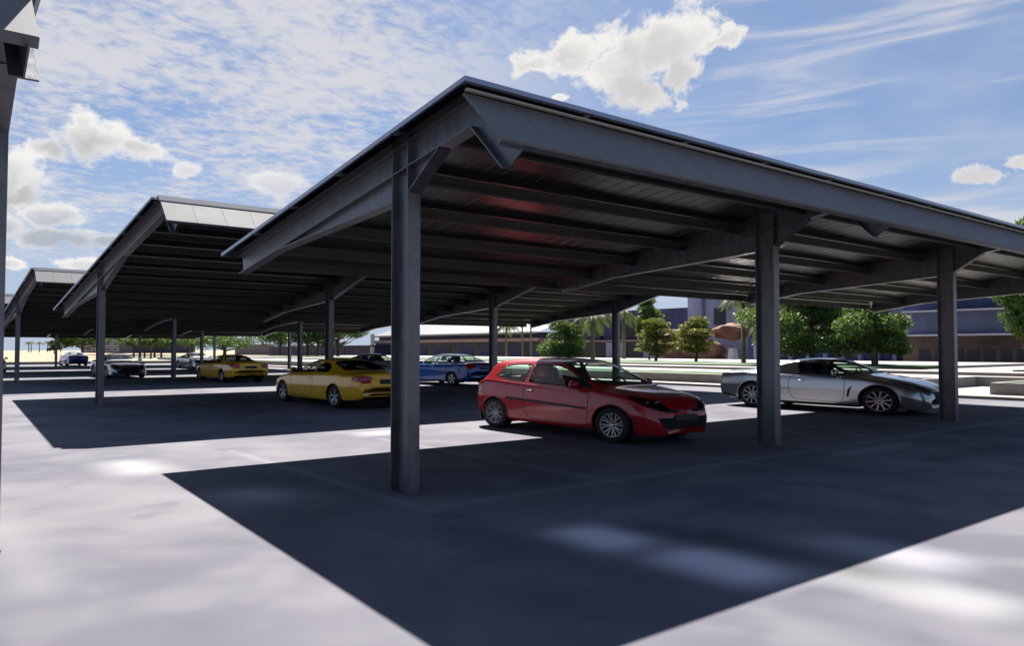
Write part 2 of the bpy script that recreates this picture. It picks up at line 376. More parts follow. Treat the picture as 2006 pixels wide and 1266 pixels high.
# ---------------------------------------------------------------- carports
SL = -.14608
def zp(y): return 4.10 + SL*y
NX, NZ = -SL/math.hypot(1, SL), 1/math.hypot(1, SL)
def ibeam_frame(root, yt, yr, xm, haunch_front):
    """one portal frame: column, beam with bent nose, haunch, brace; local to canopy root"""
    hw = .085; th = .014
    # column
    c = MB(); cz = zp(0)-.09
    c.box(xm-.0045, xm+.0045, -.146, .186, 0.02, cz)
    c.box(xm-hw, xm+hw, -.16, -.146, 0.02, zp(-.16)-.10); c.box(xm-hw, xm+hw, .186, .20, 0.02, zp(.2)-.10)
    for sx in (-1, 1):
        c.prism([(-.146, .5), (-.146, cz), (-.125, cz), (-.125, .5)], 'x', xm+sx*.006, xm+sx*.012)
    co = c.build('column', galv, root)
    MB().box(xm-.095, xm+.095, -.175, .215, 0.0, .02).build('base_plate', galv, co)
    # beam web
    nx, nz = yr-.755, zp(yr)-.09-.6                  # nose end (top)
    top = [(yt+.04, zp(yt+.04)-.09), (yr+.05, zp(yr)-.10), (yr-.02, zp(yr)-.165), (yr-.62, zp(yr)-.755), (yr-.755, zp(yr)-.735)]
    bot = [(yr-.477, zp(yr)-.902), (yr+.055, zp(yr)-.375), (yt, zp(yt)-.37)]
    b = MB(); b.prism(top+bot, 'x', xm-.006, xm+.006)
    b.strip(bot[::-1], th, 'x', xm-hw, xm+hw)
    b.strip([top[0], top[1]], -th, 'x', xm-hw, xm+hw)
    b.build('beam', galv, root)
    # rear haunch
    h = MB(); y1 = 3.63 if yt < 6 else 3.9
    pts = [(.2, zp(.2)-.38), (y1, zp(y1)-.375), (.2, 3.387)]
    h.prism(pts, 'x', xm-.006, xm+.006); h.strip([(.2, 3.387), (y1, zp(y1)-.38)], -th, 'x', xm-hw, xm+hw)
    h.build('haunch', galv, root)
    g = MB(); y0 = -.775 if haunch_front < 1 else -2.9; zb = 3.455 if haunch_front < 1 else 3.42
    g.prism([(-.16, zb), (y0, zp(y0)-.38), (-.16, zp(-.16)-.38)], 'x', xm-.006, xm+.006)
    g.strip([(y0, zp(y0)-.38), (-.16, zb)], -th, 'x', xm-hw, xm+hw)
    g.build('brace', galv, root)
def canopy(loc, xs, x0, x1, yr, yl, panels, label, over, haunch_front=0):
    root = empty('carport', loc, label=label, cat='carport', group='steel solar carports in parallel rows')
    yt = yl - .21 if yl < 6 else yl-.48
    for x in xs: ibeam_frame(root, yt, yr, x, haunch_front)
    # roof sheet with ribs (underside visible)
    s = MB(); prof = []; n = int((x1-x0)/.30)
    step = (x1-x0)/n
    for i in range(n):
        a = x0+i*step
        prof += [(a, 0), (a+.012, .004), (a+.022, .004), (a+.034, 0)]
    prof.append((x1, 0))
    ya, yb = yr+.02, yl-.03
    vs_, fs = [], []
    for (x, dz_) in prof:
        for y in (ya, yb):
            z = zp(y)-.082+dz_; vs_.append((x, y, z))
    for i in range(len(prof)-1): fs.append((2*i, 2*i+1, 2*i+3, 2*i+2))
    s.add(vs_, fs)
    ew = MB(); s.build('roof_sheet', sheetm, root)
    # purlins between frames
    ys = []
    y = .63
    while y < yl-.35: ys.append(y); y += 1.256
    y = -.63
    while y > yr+.45: ys.append(y); y -= 1.256
    ys += [yr+.10, yl-.12]
    for y in sorted(ys):
        p = MB(); z = zp(y)-.095
        p.prism([(y, z), (y+.012, z), (y+.012, z-.16), (y, z-.16)], 'x', xs[0]+.02 if xs[0]>-1 and xs[0]<1 and len(xs)==4 else x0+.04, xs[-1]-.02 if len(xs)==4 else x1-.15)
        p.prism([(y-.075, z-.168), (y+.012, z-.16), (y+.012, z-.172), (y-.075, z-.18)], 'x', xs[0]+.02 if xs[0]>-1 and xs[0]<1 and len(xs)==4 else x0+.04, xs[-1]-.02 if len(xs)==4 else x1-.15)
        p.prism([(y-.075, z-.168), (y-.075, z-.14), (y-.068, z-.14), (y-.068, z-.168)], 'x', xs[0]+.02 if xs[0]>-1 and xs[0]<1 and len(xs)==4 else x0+.04, xs[-1]-.02 if len(xs)==4 else x1-.15)
        p.build('purlin', purlm, root)
    # fascia: bent cladding down from the ridge, with seams
    fx0, fx1 = x0, x1; n = max(1, round((fx1-fx0)/.66)); step = (fx1-fx0)/n
    f = MB(); A = Vector((yr, zp(yr)-.075)); B = Vector((yr-.63, zp(yr)-.075-.595))
    for i in range(n):
        f.strip([tuple(A), tuple(B)], .03, 'x', fx0+i*step+.003, fx0+(i+1)*step-.003)
    f.strip([(A.x+.012, A.y-.012), (B.x+.012, B.y-.004)], .018, 'x', fx0+.01, fx1-.01)
    f.build('fascia', fasciam, root)
    s2 = MB(); s2.strip([(B.x+.004, B.y-.004), (B.x+.06, B.y-.06)], .02, 'x', fx0, fx1); s2.build('fascia_trim', galv, root)
    if not over:
        c = MB(); c.strip([(yr-.10, zp(yr)-.155), (yr+.0, zp(yr)-.03), (yr+.22, zp(yr+.22)-.03)], -.022, 'x', x0-.02, x1+.02)
        c.build('ridge_cap', capm, root)
    # solar panels
    cols, rows, py0, py1 = panels
    pw = (x1-x0+.22)/cols; ph = (py1-py0)/rows
    fr = MB(); gl = MB()
    m1 = MB(); g_ = .006
    t_ = .05
    def P(x, y, d): return (x, y + NX*d*0, zp(y)+d)
    def slab(mb, xa, xb, yA, yB, d0, d1):
        mb.add([P(xa, yA, d0), P(xb, yA, d0), P(xb, yB, d0), P(xa, yB, d0), P(xa, yA, d1), P(xb, yA, d1), P(xb, yB, d1), P(xa, yB, d1)],
               [(0, 3, 2, 1), (4, 5, 6, 7), (0, 1, 5, 4), (1, 2, 6, 5), (2, 3, 7, 6), (3, 0, 4, 7)])
    rim = MB(); w_ = .035
    slab(rim, g_, pw-g_, g_, w_, -t_, 0); slab(rim, g_, pw-g_, ph-w_, ph-g_, -t_, 0)
    slab(rim, g_, w_, w_, ph-w_, -t_, 0); slab(rim, pw-w_, pw-g_, w_, ph-w_, -t_, 0)
    glb = MB(); slab(glb, w_, pw-w_, w_, ph-w_, -.03, -.004)
    me1 = rim.xform(lambda p: p-Vector((0, 0, zp(0)))).mesh('panel_frame', framem)
    me2 = glb.xform(lambda p: p-Vector((0, 0, zp(0)))).mesh('solar_panel', MATS['solar_cells'])
    for i in range(cols):
        for j in range(rows):
            o = bpy.data.objects.new('solar_panel', me2); COL.objects.link(o); o.parent = root
            y = py0+j*ph; o.location = (x0-.11+i*pw, y, zp(y))
            q = bpy.data.objects.new('panel_frame', me1); COL.objects.link(q); q.parent = o
    # panel rails
    for y in [py0+.12]:
        r = MB(); r.prism([(y, zp(y)-.052), (y+.04, zp(y+.04)-.052), (y+.04, zp(y+.04)-.072), (y, zp(y)-.072)], 'x', x0, x1); r.build('panel_rail', capm, root)
    return root
pbr('solar_cells', (.012, .014, .025), .15, 0, coat=1)
XS = [.035 + 7.285*i for i in range(4)]
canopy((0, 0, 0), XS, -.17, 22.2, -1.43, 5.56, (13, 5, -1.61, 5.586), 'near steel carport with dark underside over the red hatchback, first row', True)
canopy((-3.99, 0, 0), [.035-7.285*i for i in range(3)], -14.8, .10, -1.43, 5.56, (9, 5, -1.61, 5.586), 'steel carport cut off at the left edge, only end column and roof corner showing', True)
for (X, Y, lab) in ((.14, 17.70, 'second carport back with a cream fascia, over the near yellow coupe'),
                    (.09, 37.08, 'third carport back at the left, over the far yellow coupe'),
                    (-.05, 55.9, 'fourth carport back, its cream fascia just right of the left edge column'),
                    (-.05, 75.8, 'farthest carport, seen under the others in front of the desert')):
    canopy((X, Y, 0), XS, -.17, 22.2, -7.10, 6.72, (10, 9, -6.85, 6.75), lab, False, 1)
# ---------------------------------------------------------------- cars
KX = 1.10; K = 1.325        # the photographed cars measure about a third longer and wider than tall ones of this height
def pch(tab):
    xs = [t[0] for t in tab]; ys = [t[1] for t in tab]; n = len(xs)
    h = [xs[i+1]-xs[i] for i in range(n-1)]; d = [(ys[i+1]-ys[i])/h[i] for i in range(n-1)]
    m = [d[0]] + [0 if d[i-1]*d[i] <= 0 else 2*d[i-1]*d[i]/(d[i-1]+d[i]) for i in range(1, n-1)] + [d[-1]]
    def f(x):
        if x <= xs[0]: return ys[0]
        if x >= xs[-1]: return ys[-1]
        i = 0
        while xs[i+1] < x: i += 1
        t = (x-xs[i])/h[i]; t2 = t*t; t3 = t2*t
        return (2*t3-3*t2+1)*ys[i]+(t3-2*t2+t)*h[i]*m[i]+(-2*t3+3*t2)*ys[i+1]+(t3-t2)*h[i]*m[i+1]
    return f
def inpoly(p, poly):
    x, y = p; c = False; j = len(poly)-1
    for i in range(len(poly)):
        xi, yi = poly[i]; xj, yj = poly[j]
        if (yi > y) != (yj > y) and x < (xj-xi)*(y-yi)/(yj-yi)+xi: c = not c
        j = i
    return c
def rounded(poly, it=2):
    for _ in range(it):
        q = []
        for i in range(len(poly)):
            a, b = poly[i], poly[(i+1) % len(poly)]
            q += [(a[0]*.8+b[0]*.2, a[1]*.8+b[1]*.2), (a[0]*.2+b[0]*.8, a[1]*.2+b[1]*.8)]
        poly = q
    return poly
def inset(poly, d):
    n = len(poly); A = sum(poly[i][0]*poly[(i+1) % n][1]-poly[(i+1) % n][0]*poly[i][1] for i in range(n)); sg = 1 if A > 0 else -1
    out_ = []
    for i in range(n):
        a, b, c = Vector(poly[i-1]), Vector(poly[i]), Vector(poly[(i+1) % n])
        e1 = (b-a).normalized(); e2 = (c-b).normalized()
        nn = Vector((-e1.y-e2.y, e1.x+e2.x)) * sg
        if nn.length < 1e-6: nn = Vector((-e1.y, e1.x))*sg
        nn.normalize(); k = max(.5, nn.dot(Vector((-e1.y, e1.x))*sg))
        out_.append(tuple(b+nn*d/k))
    return out_
class Car:
    def __init__(s, sp): s.sp = sp; s.build_surface()
    def build_surface(s):
        sp = s.sp; L = sp['L']; s.L = L
        zt = pch(sp['top']); zb = pch(sp['belt']); z0 = pch(sp['bottom']); pf = pch(sp['plan']); wt = pch(sp['roofw'])
        W = sp['W']/2
        ys = [0.0]; y = 0.0
        while y < L:
            sl = abs(zt(min(L, y+.002))-zt(max(0, y-.002)))/.004
            e = min(y, L-y)
            y += max(.004, min(.030, .030/math.hypot(1, sl), .006+e*.12)); ys.append(min(y, L))
        rows = []
        for y in ys:
            t = zt(y); b0 = min(z0(y), t-.12); b = min(zb(y), t-.075); p = pf(y); w = W*p
            hood = max(0.0, min(1.0, (t-zb(y)-.10)/.25))
            rw = wt(y)*p if hood < 1 else wt(y)*min(1, p+.05)
            dr = .05*hood+.045
            mid = b0+(b-b0)*.52
            ctl = [(w-.13, b0), (w-.045, b0+.012), (w-.018, b0+.10), (w, mid), (w, mid+.06), (w-.016, b-.075), (w-.038, b-.012), (w-.052, b+.004),
                   (rw+(w-.06-rw)*.30, b+(t-dr-b)*.74), (rw, t-dr), (rw*.86, t-dr*.38), (rw*.5, t-dr*.07), (0, t)]
            pts = ctl
            for _ in range(2):
                q = [pts[0]]
                for i in range(len(pts)-1):
                    a, c = pts[i], pts[i+1]
                    q += [(a[0]*.75+c[0]*.25, a[1]*.75+c[1]*.25), (a[0]*.25+c[0]*.75, a[1]*.25+c[1]*.75)]
                q.append(pts[-1]); pts = q
            # extra samples on long segments
            fin = []
            for i in range(len(pts)-1):
                a, c = pts[i], pts[i+1]; k = 3
                for j in range(k): fin.append((a[0]+(c[0]-a[0])*j/k, a[1]+(c[1]-a[1])*j/k))
            fin.append(pts[-1]); rows.append([(y, q) for q in fin])
        n = len(rows[0]); V = []; F = []
        for r in rows:
            for (y, q) in r: V.append((q[0], y, q[1]))
        m0 = len(V)
        for r in rows:
            for (y, q) in r: V.append((-q[0], y, q[1]))
        for i in range(len(rows)-1):
            for j in range(n-1):
                a, b, c, d = i*n+j, i*n+j+1, (i+1)*n+j+1, (i+1)*n+j
                F.append((a, d, c, b)); F.append((m0+a, m0+b, m0+c, m0+d))
        for i, flip in ((0, 0), (len(rows)-1, 1)):     # end caps
            for j in range(n-1):
                q = (i*n+j, i*n+j+1, m0+i*n+j+1, m0+i*n+j); F.append(q if flip else q[::-1])
        s.V, s.F = V, F
        s.bvh = BVHTree.FromPolygons(V, F)
    def hit(s, p, side):
        if side == 'R': o, d = Vector((3, p[0], p[1])), Vector((-1, 0, 0))
        elif side == 'L': o, d = Vector((-3, p[0], p[1])), Vector((1, 0, 0))
        elif side == 'F': o, d = Vector((p[0], s.L+3, p[1])), Vector((0, -1, 0))
        elif side == 'B': o, d = Vector((p[0], -3, p[1])), Vector((0, 1, 0))
        else: o, d = Vector((p[0], p[1], 4)), Vector((0, 0, -1))
        r = s.bvh.ray_cast(o, d)
        if r[0] is None:
            r = s.bvh.find_nearest(o+d*3)
            return r[0], r[1]
        n = r[1]
        if n.dot(d) > 0: n = -n
        return r[0], n
    def project(s, bm, side, off):
        bm.verts.ensure_lookup_table()
        for v in bm.verts:
            h, n = s.hit((v.co.x, v.co.y), side); v.co = h+n*off
    def patch(s, polys, side, off, grid=.05):
        """polygons given in the view plane of a side, laid on the body surface"""
        V, F = [], []
        for poly in polys:
            bm = bmesh.new(); f = bm.faces.new([bm.verts.new((a, b, 0)) for a, b in poly])
            xs = [a for a, b in poly]; zs = [b for a, b in poly]
            bmesh.ops.triangulate(bm, faces=bm.faces[:])
            for lo, hi, no in ((min(xs), max(xs), (1, 0, 0)), (min(zs), max(zs), (0, 1, 0))):
                k = int(lo/grid)
                while k*grid < hi:
                    if k*grid > lo:
                        bmesh.ops.bisect_plane(bm, geom=bm.verts[:]+bm.edges[:]+bm.faces[:], plane_co=(k*grid*no[0], k*grid*no[1], 0), plane_no=no, dist=1e-5)
                    k += 1
            s.project(bm, side, off)
            b = len(V); bm.verts.index_update()
            V += [tuple(v.co) for v in bm.verts]
            for f in bm.faces:                        # make every face look outward
                f.normal_update(); ct = f.calc_center_median(); h = s.bvh.find_nearest(ct)
                n = h[1]; o_ = Vector((0, s.L*.5, .55)); n = n if n.dot(ct-o_) > 0 else -n
                ids = [v.index+b for v in f.verts]
                F.append(tuple(ids if f.normal.dot(n) > 0 else ids[::-1]))
            bm.free()
        return V, F
    def line(s, path, side, wd, off, closed=False, step=.04):
        pts = []
        P = list(path)+([path[0]] if closed else [])
        for i in range(len(P)-1):
            a, b = Vector(P[i]), Vector(P[i+1]); k = max(1, int((b-a).length/step))
            pts += [a+(b-a)*j/k for j in range(k)]
        if not closed: pts.append(Vector(P[-1]))
        N = len(pts); V = []; F = []
        for i in range(N):
            a = pts[i-1] if (i > 0 or closed) else pts[i]; b = pts[(i+1) % N] if (i < N-1 or closed) else pts[i]
            d = (b-a).normalized(); n = Vector((-d.y, d.x))*wd/2
            for q in (pts[i]-n, pts[i]+n):
                h, nn = s.hit(q, side); V.append(tuple(h+nn*off))
        for i in range(N if closed else N-1):
            j = (i+1) % N; F.append((2*i, 2*i+1, 2*j+1, 2*j))
        return V, F
def mirrored(poly): return [(-a, b) for a, b in poly]
def make_car(sp):
    c = Car(sp); L = c.L; root = empty(sp['name'], label=sp['label'], cat='car')
    ra, fa = sp['axles']; r = sp['wheel_r']; mid = (ra+fa)/2; arch = r+sp.get('gap', .045)
    def fin(mb, name, mat, parent=root, smooth=True):
        rk = sp.get('rear_k', 1.0)
        if rk != 1: mb.xform(lambda p: p if p.y > ra else Vector((p.x, ra-(ra-p.y)*rk*(1 if p.y < ra-arch else 1), p.z)))
        fk = sp.get('front_k', 1.0); zk = sp.get('height_k', 1.0)
        if zk != 1: mb.xform(lambda p: p if p.z < 2*r else Vector((p.x, p.y, 2*r+(p.z-2*r)*zk)))
        if fk != 1: mb.xform(lambda p: p if p.y < fa+arch else Vector((p.x, fa+arch+(p.y-fa-arch)*fk, p.z)))
        mb.xform(lambda p: Vector((p.x*KX, (p.y-mid)*K, p.z)))
        return mb.build(name, mat, parent, smooth)
    P = sp['paint']; side_w = sp['side_windows']; ws = sp['windscreen']; rwn = sp['rear_window']
    F = []
    V = [Vector(v) for v in c.V]
    for f in c.F:
        ct = (V[f[0]]+V[f[1]]+V[f[2]]+V[f[3]])/4; n = (V[f[1]]-V[f[0]]).cross(V[f[2]]-V[f[1]])
        if n.length < 1e-12: n = (V[f[2]]-V[f[1]]).cross(V[f[3]]-V[f[2]])
        if n.length > 0: n.normalize()
        kill = False
        if abs(ct.x) > .45:
            for ay in (ra, fa):
                if math.hypot(ct.y-ay, ct.z-r) < arch: kill = True
        if not kill and abs(n.x) > .35:
            kill = any(inpoly((ct.y, ct.z), w_) for w_, _ in side_w)
        if not kill and abs(n.y) > .08 and ct.z > .9:
            if ct.y > L*.5 and inpoly((ct.x, ct.z), ws): kill = True
            if ct.y < L*.45 and inpoly((ct.x, ct.z), rwn): kill = True
        if not kill: F.append(f)
    body = MB(); body.add(c.V, F)
    for ay in (ra, fa):                       # arch lips
        for sd in ('L', 'R'):
            pts = []
            for k in range(25):
                t = R(-18)+(R(216))*k/24; yy, z_ = ay+arch*math.cos(t), r+arch*math.sin(t)
                h, n = c.hit((yy, z_), sd); pts.append(Vector((h.x, yy, z_)))
            body.tube(pts, .014, 6)
    bo = fin(body, 'body', P)
    # gaps, trims
    gl = MB()
    for path, side in sp['gaps']:
        gl.add(*c.line(path, side, .011, .0015))
        if side in 'LR': gl.add(*c.line(path, 'L' if side == 'R' else 'R', .011, .0015))
    fin(gl, 'panel_gap', darkm)
    # glazing
    for poly, dark in side_w:
        for sd in ('L', 'R'):
            rp = rounded(poly, 2)
            g = MB(); g.add(*c.patch([rp], sd, -.002)); g_o = fin(g, 'side_window', glassd if dark else glassm)
            t_ = MB(); t_.add(*c.line(inset(rp, .006), sd, .024, .003, True)); fin(t_, 'window_seal', blackpl, g_o)
    for poly, sd, nm in ((ws, 'F', 'windscreen'), (rwn, 'B', 'rear_window')):
        rp = rounded(poly, 2)
        g = MB(); g.add(*c.patch([rp], sd, -.002)); g_o = fin(g, nm, glassm if nm == 'windscreen' else sp.get('rear_glass', glassm))
        t_ = MB(); t_.add(*c.line(inset(rp, .008), sd, .03, .003, True)); fin(t_, 'window_seal', blackpl, g_o)
    for nm, mat, side, polys, off in sp['patches']:
        for poly in polys:
            m_ = MB(); m_.add(*c.patch([poly], side, off)); fin(m_, nm, mat)
    for nm, mat, side, paths, wd, off in sp.get('strips', []):
        for sd in (('L', 'R') if side == 'LR' else (side,)):
            for path in paths:
                m_ = MB(); m_.add(*c.line(path, sd, wd, off)); fin(m_, nm, mat)
    # headlamps: reflector bowls under a clear lens
    for poly in sp['headlamps']:
        for q in (poly, mirrored(poly)):
            b_ = MB(); b_.add(*c.patch([q], 'F', .002)); hl = fin(b_, 'headlight', blackpl)
            cx_ = sum(p[0] for p in q)/len(q); cz = sum(p[1] for p in q)/len(q)
            i_ = MB()
            for dx_, rr in ((-.08, .042), (.07, .036)):
                h, n = c.hit((cx_+dx_, cz+.01), 'F')
                i_.lathe([(.001, -.004), (rr*.5, .002), (rr, .012), (rr*1.05, .006)], tuple(h), 14, 'y')
            fin(i_, 'lamp_reflector', lampin, hl)
            l_ = MB(); l_.add(*c.patch([q], 'F', .016)); fin(l_, 'lens', lampg, hl)
    for poly, sd in sp['taillamps']:
        for q, s2 in ((poly, sd), (mirrored(poly) if sd == 'B' else poly, {'L': 'R', 'R': 'L', 'B': 'B'}[sd])):
            m_ = MB(); m_.add(*c.patch([rounded(q, 2)], s2, .006)); fin(m_, 'tail_light', taill)
    # mirrors and handles
    my, mz = sp['mirror']
    for sg in (-1, 1):
        h, n = c.hit((my, mz), 'R'); x = h.x
        m_ = MB()
        m_.lathe([(.0, -.055), (.05, -.05), (.082, -.02), (.088, .02), (.075, .05), (0, .052)], (0, 0, 0), 16, 'y')
        m_.xform(lambda p: Vector((sg*(x+.14)+p.x*1.25, my+p.y, mz+.05+p.z*.82)))
        mo = fin(m_, 'wing_mirror', sp.get('mirror_mat', P))
        a_ = MB(); a_.tube([(sg*(x-.01), my, mz), (sg*(x+.08), my, mz+.02)], .022, 8)
        a_.add([(sg*(x+.06), my-.058, mz+.0), (sg*(x+.22), my-.058, mz+.0), (sg*(x+.22), my-.058, mz+.10), (sg*(x+.06), my-.058, mz+.10)], [(0, 1, 2, 3)])
        fin(a_, 'mirror_arm', blackpl, mo)
        for (hy, hz) in sp['handles']:
            h, n = c.hit((hy, hz), 'R'); q = MB()
            q.tube([(sg*(h.x-.005), hy-.075, hz), (sg*(h.x+.022), hy-.055, hz+.003), (sg*(h.x+.024), hy+.055, hz+.003), (sg*(h.x-.005), hy+.075, hz)], .013, 8)
            fin(q, 'door_handle', sp.get('handle_mat', P))
    # wheels
    wx = sp['W']/2-.035
    for ay in (ra, fa):
        for sg in (-1, 1):
            wid = .205; xo = sg*wx
            t_ = MB()   # tyre, outer face toward sg
            prof = [(r-.105, 0), (r-.10, .012), (r-.055, .014), (r-.014, .004), (r-.002, -.02), (r, -.05), (r, -wid+.04), (r-.01, -wid+.01), (r-.06, -wid), (r-.12, -wid)]
            t_.lathe([(a, sg*b) for a, b in prof], (xo, ay, r), 40, 'x')
            hub = MB(); rr = r-.098
            hub.lathe([(.0, sg*-.09), (rr*.72, sg*-.09), (rr*.74, sg*-.10), (rr, sg*-.11), (rr, sg*-.15)], (xo, ay, r), 28, 'x')
            wo = fin(hub, 'wheel', darkm)
            fin(t_, 'tyre', rubber, wo)
            rm_ = MB(); rm_.lathe([(rr+.006, sg*.0), (rr+.002, sg*.006), (rr-.012, sg*.004), (rr-.018, sg*-.02), (rr-.015, sg*-.10)], (xo, ay, r), 40, 'x')
            rm_.lathe([(.0, sg*.0), (.03, sg*.0), (.038, sg*-.008), (.055, sg*-.022), (.06, sg*-.06)], (xo, ay, r), 20, 'x')
            ns, wdt, fork = sp['spokes']
            for k in range(ns):
                t0 = 2*math.pi*(k+.25)/ns
                for df in ((-fork, fork) if fork else (0,)):
                    a0 = t0+df*.35; a1 = t0+df
                    p0 = Vector((xo-sg*.022, ay+.04*math.cos(a0), r+.04*math.sin(a0)))
                    p1 = Vector((xo-sg*.008, ay+(rr-.008)*math.cos(a1), r+(rr-.008)*math.sin(a1)))
                    dd = (p1-p0); ax = dd/2; side_ = Vector((1, 0, 0)).cross(dd.normalized())
                    vs_ = []
                    for q, ww in ((p0, wdt*.9), (p1, wdt)):
                        for e in (-1, 1):
                            for dep in (0, -sg*.025): vs_.append(q+side_*e*ww+Vector((dep, 0, 0)))
                    rm_.add(vs_, [(0, 2, 6, 4), (1, 5, 7, 3), (0, 4, 5, 1), (2, 3, 7, 6), (4, 6, 7, 5)])
            fin(rm_, 'rim', sp.get('rim_mat', rimm), wo, smooth=False)
    # underbody, wheel wells
    ub = MB(); zf = sp.get('floor', .20)
    ub.box(-.62, .62, .22, L-.2, zf, zf+.06)
    for y0_, y1_ in ((ra+arch+.02, fa-arch-.02),): ub.box(-sp['W']/2+.10, sp['W']/2-.10, y0_, y1_, zf, zf+.09)
    for ay in (ra, fa):
        for sg in (-1, 1):
            pr = [(arch+.012, 0), (arch+.012, -.36), (.05, -.36)]; n_ = 24
            vs_, fs = [], []
            for rr, a in pr:
                for k in range(n_+1):
                    t = R(-25)+R(230)*k/n_
                    vs_.append((sg*(wx+.0+a), ay+rr*math.cos(t), r+rr*math.sin(t)))
            for i in range(2):
                for k in range(n_): fs.append((i*(n_+1)+k, i*(n_+1)+k+1, (i+1)*(n_+1)+k+1, (i+1)*(n_+1)+k))
            ub.add(vs_, fs)
    fin(ub, 'underbody', darkm, smooth=False)
    # cabin
    sy, rs, dash = sp['cabin']; bz = sp['belt_z']
    for sg in (-1, 1):
        q = MB(); x = sg*.36
        for (pts, w1) in (([(0, 0), (.48, .04), (.50, .14), (.05, .12)], .24), ([(0, .05), (.10, .10), (-.12, .66), (-.22, .62)], .23), ([(-.17, .66), (-.09, .68), (-.14, .86), (-.21, .84)], .12)):
            q.prism([(sy+a, .36+b*(bz+.30-.36)/.80) for a, b in pts], 'x', x-w1, x+w1)
        so_ = fin(q, 'seat', seatm, smooth=False)
        bv = so_.modifiers.new('bevel', 'BEVEL'); bv.width = .04; bv.segments = 3
    q = MB(); q.prism([(rs, .35), (rs+.5, .38), (rs+.5, .5), (rs+.12, .5), (rs-.12, bz+.04), (rs-.24, bz+.02)], 'x', -.6, .6); fin(q, 'rear_bench', seatm, smooth=False)
    q = MB(); q.prism([(dash-.25, .55), (dash-.28, bz-.06), (dash-.1, bz+.02), (dash+.28, bz-.01), (dash+.3, .5)], 'x', -.66, .66)
    q.box(-sp['W']/2+.12, sp['W']/2-.12, rs-.2, dash+.2, zf+.06, zf+.12)
    for sg in (-1, 1): q.box(sg*(sp['W']/2-.11)-.012, sg*(sp['W']/2-.11)+.012, rs-.1, dash+.2, zf+.1, bz-.07)
    q.box(-.6, .6, .3, rs-.15, bz-.14, bz-.10)
    fin(q, 'dashboard', blackpl, smooth=False)
    q = MB(); cc = Vector((-.36, dash-.42, bz+.0)); e1 = Vector((1, 0, 0)); e2 = Vector((0, -.35, .94)).normalized()
    q.tube([cc+(e1*math.cos(t)+e2*math.sin(t))*.18 for t in [2*math.pi*k/20 for k in range(20)]], .014, 6, closed=True)
    q.tube([cc-e1*.17, cc+e1*.17], .012, 6); q.tube([cc, cc+Vector((0, .3, -.15))], .03, 6)
    fin(q, 'steering_wheel', blackpl)
    return root

red = dict(name='hatchback', label='glossy red three-door hatchback parked under the near carport', paint=red_p, front_k=.88, L=3.93, W=1.72, axles=(.60, 3.175), wheel_r=.315,
    top=[(0, .60), (.015, .78), (.06, .93), (.16, 1.12), (.27, 1.32), (.36, 1.41), (.55, 1.445), (1.0, 1.48), (1.5, 1.49), (1.9, 1.465), (2.15, 1.41), (2.5, 1.25), (2.85, 1.06), (3.0, .985), (3.15, .955), (3.4, .90), (3.62, .835), (3.77, .75), (3.86, .66), (3.915, .56), (3.93, .42)],
    belt=[(0, .9), (.35, 1.02), (1.0, .985), (2.0, .93), (3.0, .885), (3.99, .75)],
    bottom=[(0, .34), (.12, .24), (.5, .20), (3.4, .17), (3.85, .155), (3.93, .19)],
    plan=[(0, .80), (.04, .86), (.15, .92), (.4, .965), (.8, .99), (1.4, 1), (2.9, 1), (3.3, .975), (3.55, .92), (3.74, .83), (3.87, .70), (3.93, .56)],
    roofw=[(0, .62), (.3, .57), (.8, .575), (1.8, .585), (2.4, .60), (2.95, .67), (3.1, .69), (3.99, .70)],
    side_windows=[([(.56, 1.10), (.70, 1.305), (.95, 1.345), (1.32, 1.36), (1.33, 1.00), (.95, 1.03)], False),
                  ([(1.40, .995), (1.40, 1.365), (1.80, 1.365), (2.10, 1.31), (2.45, 1.13), (2.76, .955), (2.6, .94)], False)],
    windscreen=[(-.67, 1.01), (.67, 1.01), (.63, 1.15), (.545, 1.40), (.3, 1.43), (-.3, 1.43), (-.545, 1.40), (-.63, 1.15)],
    rear_window=[(-.58, 1.06), (.58, 1.06), (.52, 1.34), (-.52, 1.34)],
    gaps=[([(1.37, 1.02), (1.345, .80), (1.37, .42), (1.48, .29), (2.70, .26), (2.74, .45), (2.76, .88)], 'R'), ([(-.52, .70), (-.44, .50), (.44, .50), (.52, .70)], 'B')],
    patches=[('grille', darkm, 'F', [[(-.16, .60), (-.44, .62), (-.46, .565), (-.18, .555)], [(.16, .60), (.44, .62), (.46, .565), (.18, .555)]], .004),
             ('lower_grille', darkm, 'F', [[(-.60, .475), (-.56, .39), (-.46, .29), (.46, .29), (.56, .39), (.60, .475)]], .005),
             ('front_plate', platem, 'F', [[(-.26, .52), (-.26, .42), (.26, .42), (.26, .52)]], .016),
             ('badge', blackpl, 'F', [[(0, .66), (-.035, .61), (0, .56), (.035, .61)]], .008),
             ('rear_plate', platem, 'B', [[(-.26, .62), (-.26, .52), (.26, .52), (.26, .62)]], .008)],
    strips=[('side_moulding', blackpl, 'LR', [[(.92, .66), (1.34, .645)], [(1.385, .643), (2.70, .575)]], .045, .012)],
    headlamps=[[(.34, .625), (.44, .72), (.62, .80), (.74, .84), (.775, .80), (.75, .70), (.62, .615), (.45, .585)]],
    taillamps=[([(.05, .75), (.05, .95), (.16, 1.02), (.26, .86), (.2, .72)], 'R'), ([(.50, .72), (.52, .95), (.64, 1.0), (.75, .85), (.72, .70)], 'B')],
    mirror=(2.52, .955), handles=[(1.50, .83)], handle_mat=blackpl, spokes=(8, .0075, .17), cabin=(1.72, .95, 2.85), belt_z=.93)
